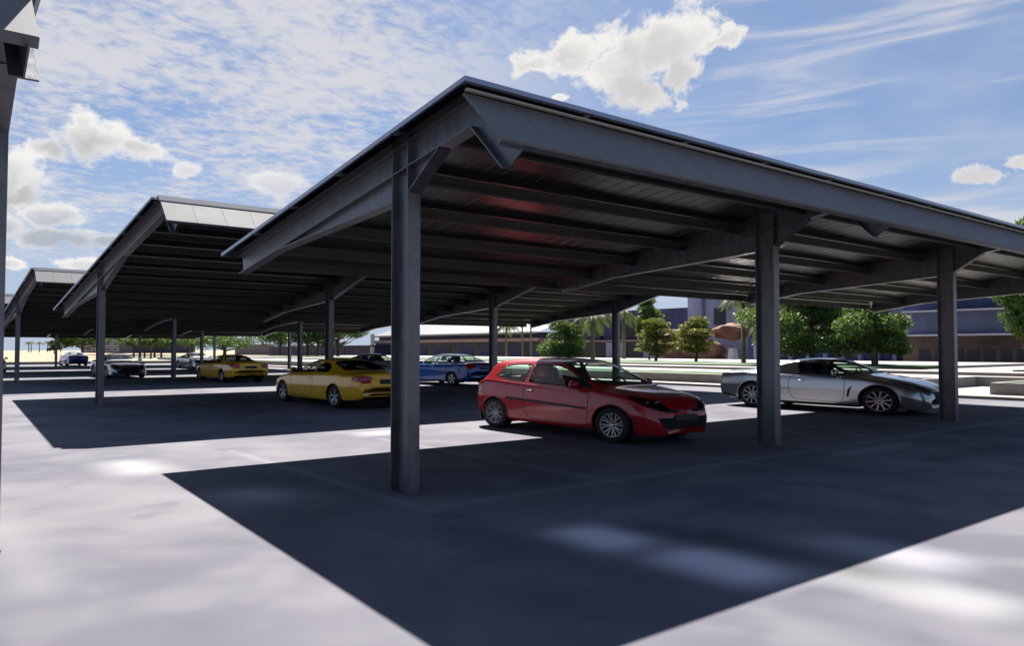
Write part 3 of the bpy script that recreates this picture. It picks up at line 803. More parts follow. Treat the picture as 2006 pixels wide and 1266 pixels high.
yellow = dict(name='coupe', label='glossy yellow coupe', paint=yel_p, L=4.79, W=1.85, axles=(1.08, 3.868), wheel_r=.325,
    top=[(0, .60), (.012, .80), (.05, .95), (.12, 1.0), (.3, 1.015), (.7, 1.01), (.85, 1.03), (1.2, 1.175), (1.55, 1.31), (1.9, 1.38), (2.3, 1.395), (2.65, 1.36), (2.95, 1.25), (3.35, 1.05), (3.5, .985), (3.7, .955), (4.1, .90), (4.45, .81), (4.65, .71), (4.75, .60), (4.79, .45)],
    belt=[(0, .93), (.6, .965), (1.5, .955), (2.5, .92), (3.5, .89), (4.79, .72)],
    bottom=[(0, .36), (.12, .27), (.5, .23), (1.4, .19), (3.4, .18), (4.6, .17), (4.79, .26)],
    plan=[(0, .84), (.03, .88), (.12, .925), (.4, .965), (.9, .995), (1.4, 1), (3.6, 1), (4.1, .965), (4.4, .90), (4.6, .81), (4.74, .68), (4.79, .56)],
    roofw=[(0, .72), (.7, .70), (1.1, .64), (1.6, .58), (2.4, .58), (2.9, .62), (3.45, .70), (4.79, .74)],
    side_windows=[([(1.50, 1.0), (1.52, 1.10), (1.66, 1.20), (1.85, 1.26), (2.10, 1.275), (2.12, .985)], True),
                  ([(2.19, .985), (2.19, 1.28), (2.50, 1.27), (2.80, 1.19), (3.20, 1.0), (3.10, .965)], False)],
    windscreen=[(-.70, 1.00), (.70, 1.00), (.66, 1.12), (.56, 1.31), (.3, 1.345), (-.3, 1.345), (-.56, 1.31), (-.66, 1.12)],
    rear_window=[(-.62, 1.06), (.62, 1.06), (.54, 1.28), (.3, 1.325), (-.3, 1.325), (-.54, 1.28)], rear_glass=glassd,
    gaps=[([(2.16, .97), (2.13, .75), (2.15, .42), (2.25, .28), (3.30, .27), (3.36, .45), (3.36, .86)], 'R'), ([(-.60, .97), (-.50, .66), (-.46, .60), (.46, .60), (.50, .66), (.60, .97)], 'B')],
    patches=[('rear_plate', platem, 'B', [[(-.27, .83), (-.27, .70), (.27, .70), (.27, .83)]], .006),
             ('rear_diffuser', darkm, 'B', [[(-.66, .26), (-.60, .40), (-.50, .445), (.50, .445), (.60, .40), (.66, .26)]], .006),
             ('grille', darkm, 'F', [[(-.30, .62), (-.32, .54), (.32, .54), (.30, .62)]], .004),
             ('lower_grille', darkm, 'F', [[(-.6, .44), (-.5, .28), (.5, .28), (.6, .44)]], .004)],
    headlamps=[[(.42, .58), (.44, .66), (.60, .72), (.74, .74), (.76, .66), (.6, .58)]],
    taillamps=[([(.48, .92), (.53, .73), (.72, .725), (.82, .78), (.84, .88), (.74, .93)], 'B'), ([(.03, .76), (.02, .90), (.20, .93), (.33, .86), (.2, .76)], 'R')],
    mirror=(3.12, .97), handles=[(2.3, .82)], spokes=(5, .017, .19), cabin=(2.45, 1.7, 3.55), belt_z=.95)
silver = dict(name='coupe', label='silver coupe', paint=sil_p, rear_k=.9, height_k=1.09, front_k=.94, L=4.65, W=1.90, axles=(.98, 3.76), wheel_r=.355, gap=.05,
    top=[(0, .66), (.015, .88), (.06, .99), (.15, 1.025), (.5, 1.04), (.75, 1.06), (1.1, 1.15), (1.5, 1.265), (1.9, 1.345), (2.25, 1.37), (2.6, 1.335), (2.95, 1.20), (3.3, 1.03), (3.42, .985), (3.6, .955), (4.0, .885), (4.3, .79), (4.5, .69), (4.62, .57), (4.65, .45)],
    belt=[(0, .95), (.7, .985), (1.3, .955), (2.2, .93), (3.3, .905), (4.65, .72)],
    bottom=[(0, .38), (.12, .28), (.5, .22), (1.3, .17), (3.3, .16), (4.5, .15), (4.65, .22)],
    plan=[(0, .86), (.03, .90), (.12, .94), (.4, .98), (.95, 1), (1.6, .985), (2.6, .98), (3.3, .99), (3.76, 1), (4.2, .965), (4.45, .90), (4.58, .80), (4.65, .68)],
    roofw=[(0, .70), (.6, .68), (1.2, .60), (1.8, .56), (2.4, .56), (2.9, .61), (3.35, .70), (4.65, .76)],
    side_windows=[([(1.22, 1.05), (1.50, 1.165), (1.85, 1.235), (2.02, 1.25), (2.03, .965), (1.35, .985)], True),
                  ([(2.04, .965), (2.02, 1.25), (2.40, 1.25), (2.68, 1.18), (3.10, .985), (3.0, .95)], False)],
    windscreen=[(-.70, 1.01), (.70, 1.01), (.65, 1.13), (.54, 1.295), (.3, 1.325), (-.3, 1.325), (-.54, 1.295), (-.65, 1.13)],
    rear_window=[(-.56, 1.09), (.56, 1.09), (.48, 1.25), (.3, 1.29), (-.3, 1.29), (-.48, 1.25)], rear_glass=glassd,
    gaps=[([(2.0, .955), (1.86, .80), (1.88, .50), (1.98, .31), (3.02, .27), (3.08, .45), (3.09, .87)], 'R'), ([(.72, 1.0), (.6, .8), (-.6, .8), (-.72, 1.0)], 'B')],
    patches=[('grille', darkm, 'F', [[(-.42, .60), (-.40, .36), (-.30, .30), (.30, .30), (.40, .36), (.42, .60)]], .004),
             ('rear_diffuser', darkm, 'B', [[(-.72, .30), (-.68, .44), (.68, .44), (.72, .30)]], .005),
             ('rear_plate', platem, 'B', [[(-.25, .74), (-.25, .62), (.25, .62), (.25, .74)]], .006),
             ('pillar_trim', mattem, 'R', [[(1.16, 1.035), (1.50, 1.178), (1.80, 1.25), (2.10, 1.268), (2.11, .945), (1.34, .965)]], .006), ('pillar_trim', mattem, 'L', [[(1.16, 1.035), (1.50, 1.178), (1.80, 1.25), (2.10, 1.268), (2.11, .945), (1.34, .965)]], .006),
             ('side_skirt', blackpl, 'R', [[(1.42, .16), (1.42, .235), (3.30, .215), (3.30, .15)]], .006), ('side_skirt', blackpl, 'L', [[(1.42, .16), (1.42, .235), (3.30, .215), (3.30, .15)]], .006),
             ('side_vent', blackpl, 'R', [[(3.13, .42), (3.16, .62), (3.25, .72), (3.21, .60), (3.17, .42)]], .004), ('side_vent', blackpl, 'L', [[(3.13, .42), (3.16, .62), (3.25, .72), (3.21, .60), (3.17, .42)]], .004),
             ('rear_bumper_trim', blackpl, 'R', [[(.03, .40), (.50, .33), (.56, .26), (.10, .27)]], .004), ('rear_bumper_trim', blackpl, 'L', [[(.03, .40), (.50, .33), (.56, .26), (.10, .27)]], .004)],
    headlamps=[[(.46, .60), (.50, .69), (.62, .78), (.78, .855), (.83, .83), (.76, .72), (.66, .62), (.58, .585)]],
    taillamps=[([(.46, .90), (.46, .78), (.58, .78), (.58, .90)], 'B'), ([(.64, .90), (.64, .78), (.76, .78), (.76, .90)], 'B')],
    mirror=(2.90, .965), handles=[(2.15, .80)], spokes=(10, .017, 0), cabin=(2.2, 1.5, 3.3), belt_z=.94)
blue = dict(name='sedan', label='blue four-door sedan', paint=blue_p, L=4.50, W=1.80, axles=(.95, 3.60), wheel_r=.315,
    top=[(0, .62), (.012, .85), (.05, 1.0), (.13, 1.06), (.35, 1.075), (.48, 1.085), (.8, 1.21), (1.1, 1.34), (1.4, 1.415), (1.8, 1.45), (2.2, 1.45), (2.55, 1.39), (2.9, 1.23), (3.2, 1.07), (3.35, 1.0), (3.6, .965), (3.95, .89), (4.25, .78), (4.42, .66), (4.48, .55), (4.50, .45)],
    belt=[(0, .98), (.6, 1.01), (1.5, .98), (2.5, .94), (3.3, .91), (4.5, .74)],
    bottom=[(0, .36), (.12, .26), (.5, .22), (1.3, .19), (3.3, .18), (4.35, .17), (4.5, .26)],
    plan=[(0, .80), (.03, .86), (.12, .91), (.4, .96), (.9, .995), (1.4, 1), (3.3, 1), (3.8, .965), (4.1, .90), (4.3, .81), (4.44, .68), (4.5, .56)],
    roofw=[(0, .68), (.45, .66), (.9, .60), (1.4, .575), (2.3, .58), (2.8, .62), (3.3, .69), (4.5, .72)],
    side_windows=[([(.98, 1.07), (1.10, 1.21), (1.32, 1.31), (1.36, 1.03)], False), ([(1.40, 1.03), (1.38, 1.325), (1.95, 1.345), (1.98, 1.005)], False), ([(2.05, 1.0), (2.03, 1.345), (2.35, 1.325), (2.65, 1.22), (3.02, 1.02), (2.95, .985)], False)],
    windscreen=[(-.68, 1.03), (.68, 1.03), (.64, 1.15), (.55, 1.35), (.3, 1.385), (-.3, 1.385), (-.55, 1.35), (-.64, 1.15)],
    rear_window=[(-.60, 1.12), (.60, 1.12), (.53, 1.32), (.3, 1.36), (-.3, 1.36), (-.53, 1.32)],
    gaps=[([(2.0, .99), (1.99, .5), (2.02, .28), (3.06, .27), (3.10, .5), (3.10, .9)], 'R'), ([(1.25, 1.0), (1.30, .62), (1.42, .4), (1.45, .28), (2.0, .28)], 'R'), ([(-.60, 1.0), (-.50, .66), (.50, .66), (.60, 1.0)], 'B')],
    patches=[('rear_plate', platem, 'B', [[(-.26, .86), (-.26, .75), (.26, .75), (.26, .86)]], .006),
             ('lower_bumper', blackpl, 'B', [[(-.66, .28), (-.62, .40), (.62, .40), (.66, .28)]], .005),
             ('grille', darkm, 'F', [[(-.30, .66), (-.28, .54), (.28, .54), (.30, .66)]], .004),
             ('lower_grille', darkm, 'F', [[(-.55, .42), (-.48, .28), (.48, .28), (.55, .42)]], .004)],
    headlamps=[[(.38, .60), (.40, .69), (.56, .75), (.70, .77), (.72, .68), (.6, .60)]],
    taillamps=[([(.46, .97), (.52, .80), (.66, .76), (.78, .80), (.76, 1.0), (.62, 1.03)], 'B'), ([(.03, .78), (.02, .98), (.12, 1.0), (.30, .88), (.2, .80)], 'R')],
    mirror=(2.92, .99), handles=[(2.15, .86), (1.45, .88)], spokes=(5, .020, .16), cabin=(2.2, 1.35, 3.3), belt_z=.97)
NB_, SB_ = 0.0, math.pi        # nose toward +Y / toward -Y
G = 'cars parked under the carports'
def place(o, x, y, rz, label):
    o.location = (x, y, 0); o.rotation_euler = (0, 0, rz); o['label'] = label; o['group'] = G
car_r = make_car(red); place(car_r, 6.28, 3.62, SB_, 'glossy red three-door hatchback parked behind the foreground column')
crim = copy_tree(car_r); ex = atZ(17, 729)
place(crim, ex.x-1.15, ex.y+1.2, SB_, 'dark red car at the left edge, mostly hidden by the foreground column')
for ch in crim.children:
    if ch.name.startswith(('body', 'wing_mirror')):
        ch.data = ch.data.copy(); ch.data.materials[0] = crim_p
car_y = make_car(yellow); place(car_y, 6.15, 14.41, NB_, 'glossy yellow coupe nearest the camera, tail partly behind the foreground column')
place(copy_tree(car_y), 9.39, 34.0, NB_, 'smaller looking yellow coupe parked farther back, tail lights facing us')
car_s = make_car(silver); place(car_s, 15.85, 3.62, SB_, 'shiny silver coupe on the right between two columns, nose right')
place(copy_tree(car_s), 6.0, 43.7, SB_, 'silver coupe facing us with a black front, beside the second carport end column')
place(copy_tree(car_s), 16.2, 62.9, SB_, 'distant silver coupe between the two far columns, left of the far yellow coupe')
place(copy_tree(car_s), 16.2, 30.6, SB_, 'silver coupe mostly hidden behind the near yellow coupe')
car_b = make_car(blue); place(car_b, 16.15, 23.2, NB_, 'blue four-door sedan behind the red hatchback, left of it')
place(copy_tree(car_b), 9.9, 83.3, NB_, 'small distant blue sedan at the far left, seen from behind')
# ---------------------------------------------------------------- trees
def blob_cloud(rng, blobs, n, leaf, flat=0.0, droop=0.0):
    """leaf-sized quads spread through overlapping irregular clumps"""
    mb = MB(); vol = [b[1][0]*b[1][1]*b[1][2] for b in blobs]; tot = sum(v**.75 for v in vol)
    for (c, rad), v_ in zip(blobs, vol):
        k = max(6, int(n*v_**.75/tot))
        for _ in range(k):
            d = Vector((rng.gauss(0, 1), rng.gauss(0, 1), rng.gauss(0, 1))).normalized()
            q = rng.uniform(.15, 1)**.42
            p = Vector((c[0]+d.x*rad[0]*q, c[1]+d.y*rad[1]*q, c[2]+d.z*rad[2]*q))
            u = Vector((rng.gauss(0, 1), rng.gauss(0, 1), rng.gauss(0, 1)*(1-flat)-droop*2)).normalized()
            w_ = u.orthogonal().normalized(); w_.rotate(Matrix.Rotation(rng.uniform(0, 6.28), 3, u))
            L = leaf*rng.uniform(.6, 1.3); B = L*rng.uniform(.28, .45)
            b = len(mb.v)
            mb.v += [tuple(p-u*L*.5), tuple(p+w_*B*.5), tuple(p+u*L*.5), tuple(p-w_*B*.5)]
            mb.f.append((b, b+1, b+2, b+3))
    return mb
def limbs(rng, base, top, r, targets):
    mb = MB(); base = Vector(base); top = Vector(top)
    mid = (base+top)/2+Vector((rng.uniform(-.1, .1), rng.uniform(-.1, .1), 0))
    mb.tube([base, base+(mid-base)*.3, mid, top], [r*1.35, r, r*.85, r*.6], 9)
    for t in targets:
        t = Vector(t); s_ = base+(top-base)*rng.uniform(.45, .95)
        m_ = s_+(t-s_)*.5+Vector((rng.uniform(-.2, .2), rng.uniform(-.2, .2), -.12*(t-s_).length))
        mb.tube([s_, m_, t], [r*.42, r*.28, r*.1], 6)
    return mb
def tree(name, label, u, vb, X, vt, wpx, seed, style='broad', group=None, n=5000, leaf=.28, mat=leaf_g, vlow=None, trunk_r=None):
    """u: image column of the trunk, vb/vt: rows of foot and top, X: wall plane where it stands"""
    rng = random.Random(seed)
    foot = atX(u, vb, X); topz = atX(u, vt, X).z; scale = (atX(u, 600, X)-CAM).dot(FW)/FPX
    H = topz-foot.z; Wd = wpx*scale; low = (atX(u, vlow, X).z-foot.z) if vlow else H*.3
    root = empty(name, foot, label=label, cat='tree', group=group)
    ch = H-low; blobs = []
    if style == 'broad':
        for k in range(26):
            a = rng.uniform(0, 6.28); q = rng.uniform(0, 1)**.5; h = rng.uniform(.08, .92)
            w_ = math.sin(math.pi*min(.97, h*.78+.2))
            r0 = rng.uniform(.13, .24)
            blobs.append(((math.cos(a)*q*Wd*.42*w_, math.sin(a)*q*Wd*.42*w_, low+ch*h), (Wd*r0, Wd*r0, ch*r0*.85)))
    elif style == 'flat':
        for k in range(30):
            a = rng.uniform(0, 6.28); q = rng.uniform(0, 1)**.5; h = rng.uniform(.3, .9)*(1-.35*q*q)
            blobs.append(((math.cos(a)*q*Wd*.43, math.sin(a)*q*Wd*.43, low+ch*h), (Wd*.15, Wd*.15, ch*.24)))
    elif style == 'pine':
        for lv, (h, rr) in enumerate(((.08, .38), (.20, .85), (.36, .95), (.52, .75), (.68, .66), (.82, .52), (.93, .30))):
            m_ = max(3, int(7*rr+1))
            for k in range(m_):
                a = 6.28*k/m_+lv*1.1+rng.uniform(-.9, .9); q = rr*rng.uniform(.25, 1.0)
                blobs.append(((math.cos(a)*q*Wd*.42, math.sin(a)*q*Wd*.42, low+ch*h+rng.uniform(-.10, .08)*ch), (Wd*rng.uniform(.12, .2), Wd*rng.uniform(.12, .2), ch*.07)))
    elif style == 'column':
        for k in range(30):
            h = k/29; w_ = (math.sin(math.pi*(.12+.80*h))**.8)
            a = rng.uniform(0, 6.28); blobs.append(((math.cos(a)*Wd*.2*w_, math.sin(a)*Wd*.2*w_, low+ch*h*.95), (Wd*.30*w_, Wd*.30*w_, ch*.085)))
    cr = blob_cloud(rng, blobs, n, leaf, flat=.6 if style == 'pine' else 0, droop=-.6 if style == 'column' else 0)
    cr.build('crown', mat, root)
    tr = trunk_r or max(.08, Wd*.03)
    tg = [b[0] for b in rng.sample(blobs, min(10, len(blobs)))]
    if style == 'pine':
        m_ = MB(); m_.tube([(0, 0, -.1), (.05, .12*Wd*.2, low*.4), (0, -.02, low*.9), (0, 0, low+ch*.9)], [tr*1.3, tr, tr*.8, tr*.3], 8)
        for b in tg: m_.tube([(0, 0, max(low*.9, b[2]-ch*.08)), b], [tr*.3, tr*.1], 5)
    else:
        m_ = limbs(rng, (0, 0, -.1), (0, 0, low+ch*(.45 if style != 'column' else .8)), tr, tg)
    m_.build('trunk', bark, root, smooth=True)
    return root
def palm(label, u, vb, X, vt, span_px, seed, group=None, nf=18, lean=0.0, rpx=None, name='palm_tree'):
    rng = random.Random(seed); foot = atX(u, vb, X); sc = (atX(u, 600, X)-CAM).dot(FW)/FPX
    H = atX(u, vt, X).z-foot.z; S = span_px*sc/2
    root = empty(name, foot, label=label, cat='palm tree', group=group)
    r = (rpx*sc/2) if rpx else H*.022
    m_ = MB(); m_.tube([(0, 0, -.1), (lean*.3, 0, H*.35), (lean, 0, H*.93)], [r*1.25, r, r*.85], 9); m_.build('trunk', barkp, root, smooth=True)
    f = MB()
    for k in range(nf):
        a = 6.28*k/nf+rng.uniform(-.2, .2); up_ = rng.uniform(-.15, .95); Lf = S*rng.uniform(.85, 1.15)
        d = Vector((math.cos(a), math.sin(a), 0)); pts = []
        for i in range(9):
            t = i/8; pts.append(Vector((lean, 0, H*.93))+d*Lf*t*(1-.18*t)+Vector((0, 0, Lf*(up_*t*.75-(.75+.25*up_)*t*t))))
        f.tube(pts, [r*.18*(1-i/9)+.008 for i in range(9)], 4)
        for i in range(1, 8):
            for h_ in (0, .5):
                p = pts[i]+(pts[i+1]-pts[i])*h_; tn = (pts[i+1]-pts[i]).normalized(); sd = tn.cross(Vector((0, 0, 1))).normalized()
                ll = Lf*.24*math.sin(math.pi*(i+h_+.8)/9.6)
                for s_ in (-1, 1):
                    q = p+sd*s_*ll*.8+tn*ll*.5-Vector((0, 0, ll*.55)); w_ = tn*Lf*.022
                    f.add([p-w_, p+w_, q+w_*.4, q-w_*.4], [(0, 1, 2, 3)])
    f.build('fronds', leaf_p, root)
    return root
tree('broad_tree', 'large leafy green tree behind the silver coupe, branches forking low', 1592, 718, 44, 558, 300, 11, 'broad', n=46000, leaf=.23, mat=leaf_g, vlow=694, trunk_r=.22)
tree('broad_tree', 'leafy green tree with a thin bare trunk, right of the large forked tree', 1714, 723, 41, 585, 165, 12, 'broad', n=26000, leaf=.22, mat=leaf_g, vlow=692, trunk_r=.20)
tree('willow_tree', 'tall pale green willow cut off by the right edge of the photo', 2062, 728, 36, 398, 215, 13, 'column', n=30000, leaf=.26, mat=leaf_w, vlow=682, trunk_r=.3)
tree('pine_tree', 'left one of two small layered pines on the lawn, yellow green', 1286, 714, 47, 624, 106, 14, 'pine', group='pair of small pines', n=12000, leaf=.19, mat=leaf_y, vlow=694)
tree('pine_tree', 'right one of two small layered pines on the lawn, nearer the blue tower', 1365, 716, 47, 624, 112, 15, 'pine', group='pair of small pines', n=12000, leaf=.19, mat=leaf_y, vlow=694)
tree('poplar_tree', 'tall narrow green poplar just behind the left small pine', 1272, 709, 56, 578, 62, 16, 'column', n=6000, leaf=.36, mat=leaf_g, vlow=676)
tree('round_tree', 'round bushy green tree above the red hatchback roof', 1106, 706, 50, 626, 100, 17, 'broad', n=12000, leaf=.25, mat=leaf_g, vlow=696)
palm('palm with long drooping fronds right of the round tree', 1161, 709, 52, 612, 100, 21, rpx=8)
palm('palm in front of the blue tower, left of the second column', 1457, 719, 43, 574, 118, 22, rpx=8)
palm('short shaggy palm half hidden at the second column', 1490, 716, 50, 632, 56, 23)
palm('thin palm left of two slim trunks, just right of the middle column', 992, 704, 66, 632, 62, 24, rpx=4)
palm('thin palm trunk behind the red hatchback roof, left of another', 1023, 704, 66, 618, 44, 25, rpx=3.5)
palm('thin palm trunk behind the red hatchback roof, left of the round tree', 1040, 704, 64, 618, 44, 26, rpx=3.5)
palm('palm with hanging fronds behind the fourth column of the second carport', 1222, 708, 58, 604, 70, 27, rpx=6)
GM = 'broad trees behind the far carports'
tree('broad_tree', 'wide green tree left of the gap, directly above the far yellow coupe', 440, 706, 44, 640, 128, 31, 'flat', GM, 7000, .42, leaf_g, 688)
tree('broad_tree', 'green tree behind the far silver coupe, left of the yellow one', 376, 702, 52, 646, 76, 32, 'flat', GM, 4000, .42, leaf_g, 684)
tree('broad_tree', 'spreading tree with low limbs left of the near yellow coupe roof', 549, 704, 46, 630, 98, 33, 'flat', GM, 6000, .42, leaf_g, 684)
tree('broad_tree', 'dark tree with a thick trunk right above the yellow coupe bonnet', 601, 708, 44, 622, 100, 34, 'flat', GM, 6000, .42, leaf_d, 678)
tree('broad_tree', 'tree crown seen above the near yellow coupe windscreen', 622, 705, 50, 640, 90, 35, 'broad', GM, 5000, .36, leaf_d, 680)
tree('broad_tree', 'tree right of the second carport middle column', 662, 706, 48, 624, 120, 36, 'flat', GM, 7000, .42, leaf_g, 668)
GL = 'row of trees on the sand'
for i, (u, vb, X, lab) in enumerate(((283, 703, 34, 'thin trunked tree on the sand, second from left of a close row'), (295, 706, 30, 'nearest tree of the close row on the sand'), (303, 699, 40, 'slim tree in the middle of the close row on the sand'),
                                     (316, 700, 39, 'right hand tree of the close row on the sand'), (262, 699, 38, 'tree at the left end of the close row, beside the far building'))):
    tree('shade_tree', lab, u, vb, X, 650, 62, 41+i, 'flat', GL, 3200, .46, leaf_g, 682)
tree('shade_tree', 'broad green tree on the sand above the distant blue sedan', 160, 703, 19, 642, 94, 47, 'flat', GL, 6000, .50, leaf_g, 684)
tree('shade_tree', 'low pale bush-like tree on the sand left of the broad tree', 106, 693, 30, 668, 30, 48, 'broad', None, 1500, .7, leaf_d, 686)
for i, (u, t) in enumerate(((56, 669), (61, 668), (77, 669), (93, 668), (119, 670))):
    X = 20 + (u-56)*.42
    palm(['leftmost of five small distant palms on the horizon', 'second small palm, almost touching the leftmost one', 'middle one of five small distant palms', 'small distant palm fourth from the left', 'small distant palm just left of the broad tree'][i], u, 690, X, t, 17, 60+i, 'distant palms on the sand', nf=12, rpx=1.6)

# ---------------------------------------------------------------- buildings
navy = pbr('navy_wall', (.036, .042, .105), .6, vary=.35, vscale=.25, stretch=(1, 1, .4))
navy2 = pbr('slate_blue_wall', (.085, .095, .17), .7, vary=.25, vscale=.3)
palebl = pbr('pale_blue_render', (.23, .26, .38), .8, vary=.18, vscale=.5, stretch=(1, 1, .3))
violet = pbr('violet_wall', (.05, .035, .075), .5, vary=.4, vscale=.3)
brownf = pbr('brown_tinted_glass', (.07, .045, .04), .25, .2, vary=.6, vscale=.35, stretch=(1, .5, 1))
ledgem = pbr('ledge_stone', (.38, .37, .40), .7, vary=.1)
pinkm = pbr('pink_ledge', (.30, .21, .19), .7, vary=.1)
whiter = pbr('white_roof_metal', (.27, .265, .27), .5)
darkb = pbr('dark_shopfront', (.02, .018, .03), .3, vary=.4, vscale=.4)
rockm = pbr('red_rock', (.17, .085, .055), .85, vary=.45, vscale=.5, bump=.8, bscale=2)
greyw = pbr('grey_wall', (.14, .135, .14), .8, vary=.1, vscale=.3)
def wallbox(root, name, mat, X, u0, u1, v0, v1, depth, jut=0.0):
    """a block whose front stands in the plane x = X; u, v give its corners on that plane"""
    um = (u0+u1)/2; a = atX(u0, v1, X); b = atX(u1, v1, X); z1 = atX(um, v1, X).z; z0 = atX(um, v0, X).z
    m_ = MB().box(X-jut, X+depth, min(a.y, b.y), max(a.y, b.y), min(z0, z1), max(z0, z1))
    m_.xform(lambda p: p-root.location)
    return m_.build(name, mat, root)
def bld(label, X, u, v, group=None, name='building', cat='building'):
    p = atX(u, v, X); return empty(name, (p.x, p.y, .3), label=label, cat=cat, group=group)
b = bld('long dark blue building with pale ledges behind the rightmost columns', 66, 1900, 720)
for nm, mt, v0, v1, jut, dp in (('ground_floor', brownf, 724, 656, 0, 14), ('ledge', ledgem, 657.5, 653.5, .5, 14), ('upper_wall', navy2, 653, 606, -.2, 13), ('ledge', ledgem, 607, 603.5, .2, 13), ('roof_storey', navy, 603, 520, -1.2, 12)):
    wallbox(b, nm, mt, 66, 1768, 2120, v0, v1, dp, jut)
for u in range(1800, 2100, 32): wallbox(b, 'window', darkb, 66, u, u+22, 716, 684, .3, .06)
b = bld('dark shopfront block behind the leafy trees, violet pillars', 68, 1650, 716)
wallbox(b, 'wall', navy, 68, 1466, 1766, 722, 640, 12); wallbox(b, 'upper_wall', navy2, 68, 1530, 1766, 640, 600, 10, -.5)
for u in range(1480, 1760, 34): wallbox(b, 'pillar', palebl, 68, u, u+7, 720, 668, .5, .4)
b = bld('pale blue tower with small openings above the right pine', 80, 1400, 640, cat='tower', name='tower')
for nm, mt, u0, u1, v0, v1, jut in (('wall', palebl, 1347, 1362, 720, 581, 0), ('wall', palebl, 1362.3, 1382, 720, 575, .9), ('wall', palebl, 1382.3, 1473, 720, 556, .3)):
    wallbox(b, nm, mt, 80, u0, u1, v0, v1, 9, jut)
wallbox(b, 'doorway', darkb, 80, 1402, 1424, 636, 604, .2, .42)
for (u, v) in ((1359, 587), (1361, 611)): wallbox(b, 'window', darkb, 80, u, u+3.5, v+4, v, .2, 1.3 if u > 1361 else .3)
b = bld('dark violet block left of the pale tower, behind the pines', 86, 1250, 700)
wallbox(b, 'wall', navy, 86, 1180, 1346.5, 722, 607, 10); wallbox(b, 'wall', violet, 86, 1100, 1179.5, 722, 615, 10, .5)
wallbox(b, 'window', darkb, 86, 1212, 1250, 662, 632, .2, .1)
b = bld('low dark block with a pink ledge under the poplar and palm', 78, 1180, 702)
wallbox(b, 'wall', darkb, 78, 1062, 1345, 722, 668, 6); wallbox(b, 'ledge', pinkm, 78, 1062, 1345, 669.5, 667, 6, .4)
for u0, u1 in ((1189, 1227), (1262, 1298)): wallbox(b, 'panel', palebl, 78, u0, u1, 701, 671.5, .3, .2)
b = bld('long low building with a white ribbed metal roof behind the blue sedan', 84, 880, 700)
wallbox(b, 'wall', darkb, 84, 735, 1061.5, 712, 671, 16); wallbox(b, 'ledge', pinkm, 84, 735, 1061.5, 671, 665, 15, .8); wallbox(b, 'wall', violet, 84, 738, 1061, 665, 655, 14, -.6)
p0 = atX(735, 655, 84); p1 = atX(1061, 655, 84); z1 = atX(900, 655, 84).z; z2 = atX(900, 634, 84).z
m = MB(); n = 70; ys_ = [p1.y+(p0.y-p1.y)*i/n for i in range(n+1)]; prof = []
for i in range(n): prof += [(ys_[i], 0), (ys_[i]+.10, .09), (ys_[i]+.25, .09), (ys_[i]+.35, 0)]
prof.append((ys_[n], 0)); vs_ = []
for (y, h) in prof: vs_ += [(83.2, y, z1+h), (97, y, z2+2.2+h)]
m.add(vs_, [(2*i, 2*i+1, 2*i+3, 2*i+2) for i in range(len(prof)-1)])
m.box(83.0, 83.2, ys_[0], ys_[-1], z1-.25, z1+.1)
m.xform(lambda p: p-b.location); m.build('roof', whiter, b)
for u in range(760, 1050, 46): wallbox(b, 'window', navy, 84, u, u+30, 698, 678, .2, .05)
b = bld('dark ribbed metal shed behind the trees left of the foreground column', 80, 620, 700, name='shed', cat='shed')
wallbox(b, 'wall', navy, 80, 526, 731, 712, 680, 6)
for i, u in enumerate(range(528, 730, 5)): wallbox(b, 'rib', violet, 80, u, u+2, 711, 680.5, .2, .12)
wallbox(b, 'roof', darkb, 80, 524, 733, 680, 677.5, 6.5, .3)
wallbox(b, 'corner_post', ledgem, 80, 728, 731.5, 702, 655, .3, .3)
gw = bld('plain pale grey wall beyond the sand, right of the far yellow coupe', 84, 500, 700, name='boundary_wall', cat='wall')
wallbox(gw, 'wall_panel', greyw, 84, 460, 525, 704, 676, 2); wallbox(gw, 'coping', ledgem, 84, 459, 525, 676, 674.5, 2.2, .1)
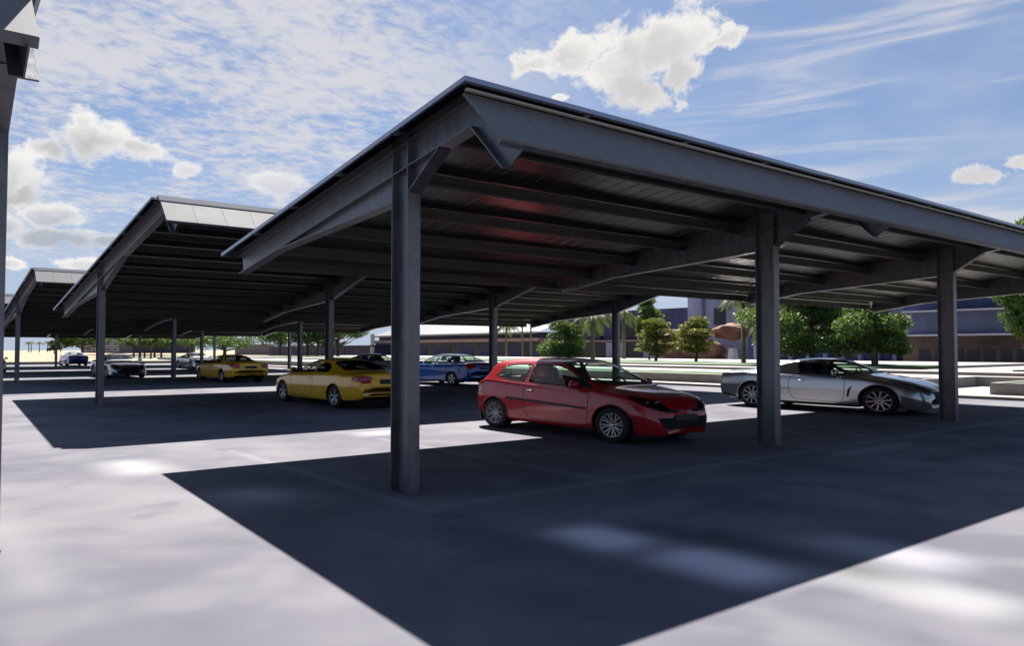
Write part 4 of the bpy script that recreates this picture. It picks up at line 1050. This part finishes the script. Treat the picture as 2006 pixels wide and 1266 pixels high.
b = bld('distant grey building with white framed windows, left background', 44, 215, 690)
wallbox(b, 'wall', greyw, 44, 160, 236, 692, 652, 20)
for v in (660, 670, 680):
    for (u0, u1) in ((168, 184), (188, 201), (205, 220), (222, 234)): 
        fr_ = wallbox(b, 'window_frame', ledgem, 44, u0, u1, v+9, v+.5, .2, .25); wallbox(b, 'window', navy, 44, u0+2, u1-2, v+7, v+2, .2, .33)
b = bld('distant purple brick block right of the grey windowed building', 48, 250, 690)
wallbox(b, 'wall', violet, 48, 236.5, 268, 692, 662, 14); wallbox(b, 'upper_wall', pinkm, 48, 238, 262, 662, 652, 10, -.4); wallbox(b, 'roof', ledgem, 48, 236, 270, 662.6, 661, 14, .4)
def rock(label, X, u, v0, v1, wpx, seed, k=1.0):
    rng = random.Random(seed); c = atX(u, (v0+v1)/2, X); sc = (c-CAM).dot(FW)/FPX
    bm = bmesh.new(); bmesh.ops.create_icosphere(bm, subdivisions=4, radius=1)
    from mathutils import noise as mn
    for v in bm.verts:
        q = v.co*1.3+Vector((seed*3.1, 0, 0)); d = 1+.38*mn.noise(q)+.16*mn.noise(q*2.7)
        v.co = v.co*d
        v.co = Vector((v.co.x*wpx*sc*.35, v.co.y*wpx*sc*.56, v.co.z*(v0-v1)*sc*.56))
    me = bpy.data.meshes.new('rock_formation'); bm.to_mesh(me); bm.free(); me.materials.append(rockm)
    me.polygons.foreach_set('use_smooth', [True]*len(me.polygons))
    o = bpy.data.objects.new('rock_formation', me); COL.objects.link(o); o.location = c
    prop(o, label, 'rock')
rock('smooth orange brown rock mass behind the two pines', 72, 1335, 716, 652, 92, 2)
rock('darker brown rock right of the right pine', 72, 1388, 716, 668, 70, 5)
rock('reddish rock overhang below the pale blue tower', 74, 1432, 662, 636, 72, 7)
st = MB().prism([(-.42, 0), (.42, 0), (.25, 1.2), (-.25, 1.2)], 'x', -.4, .4).build('stone_block', ledgem); st.location = atX(1436, 712, 66); st.location.z = .6
prop(st, 'small grey tapered stone block left of the palm trunk', 'stone')
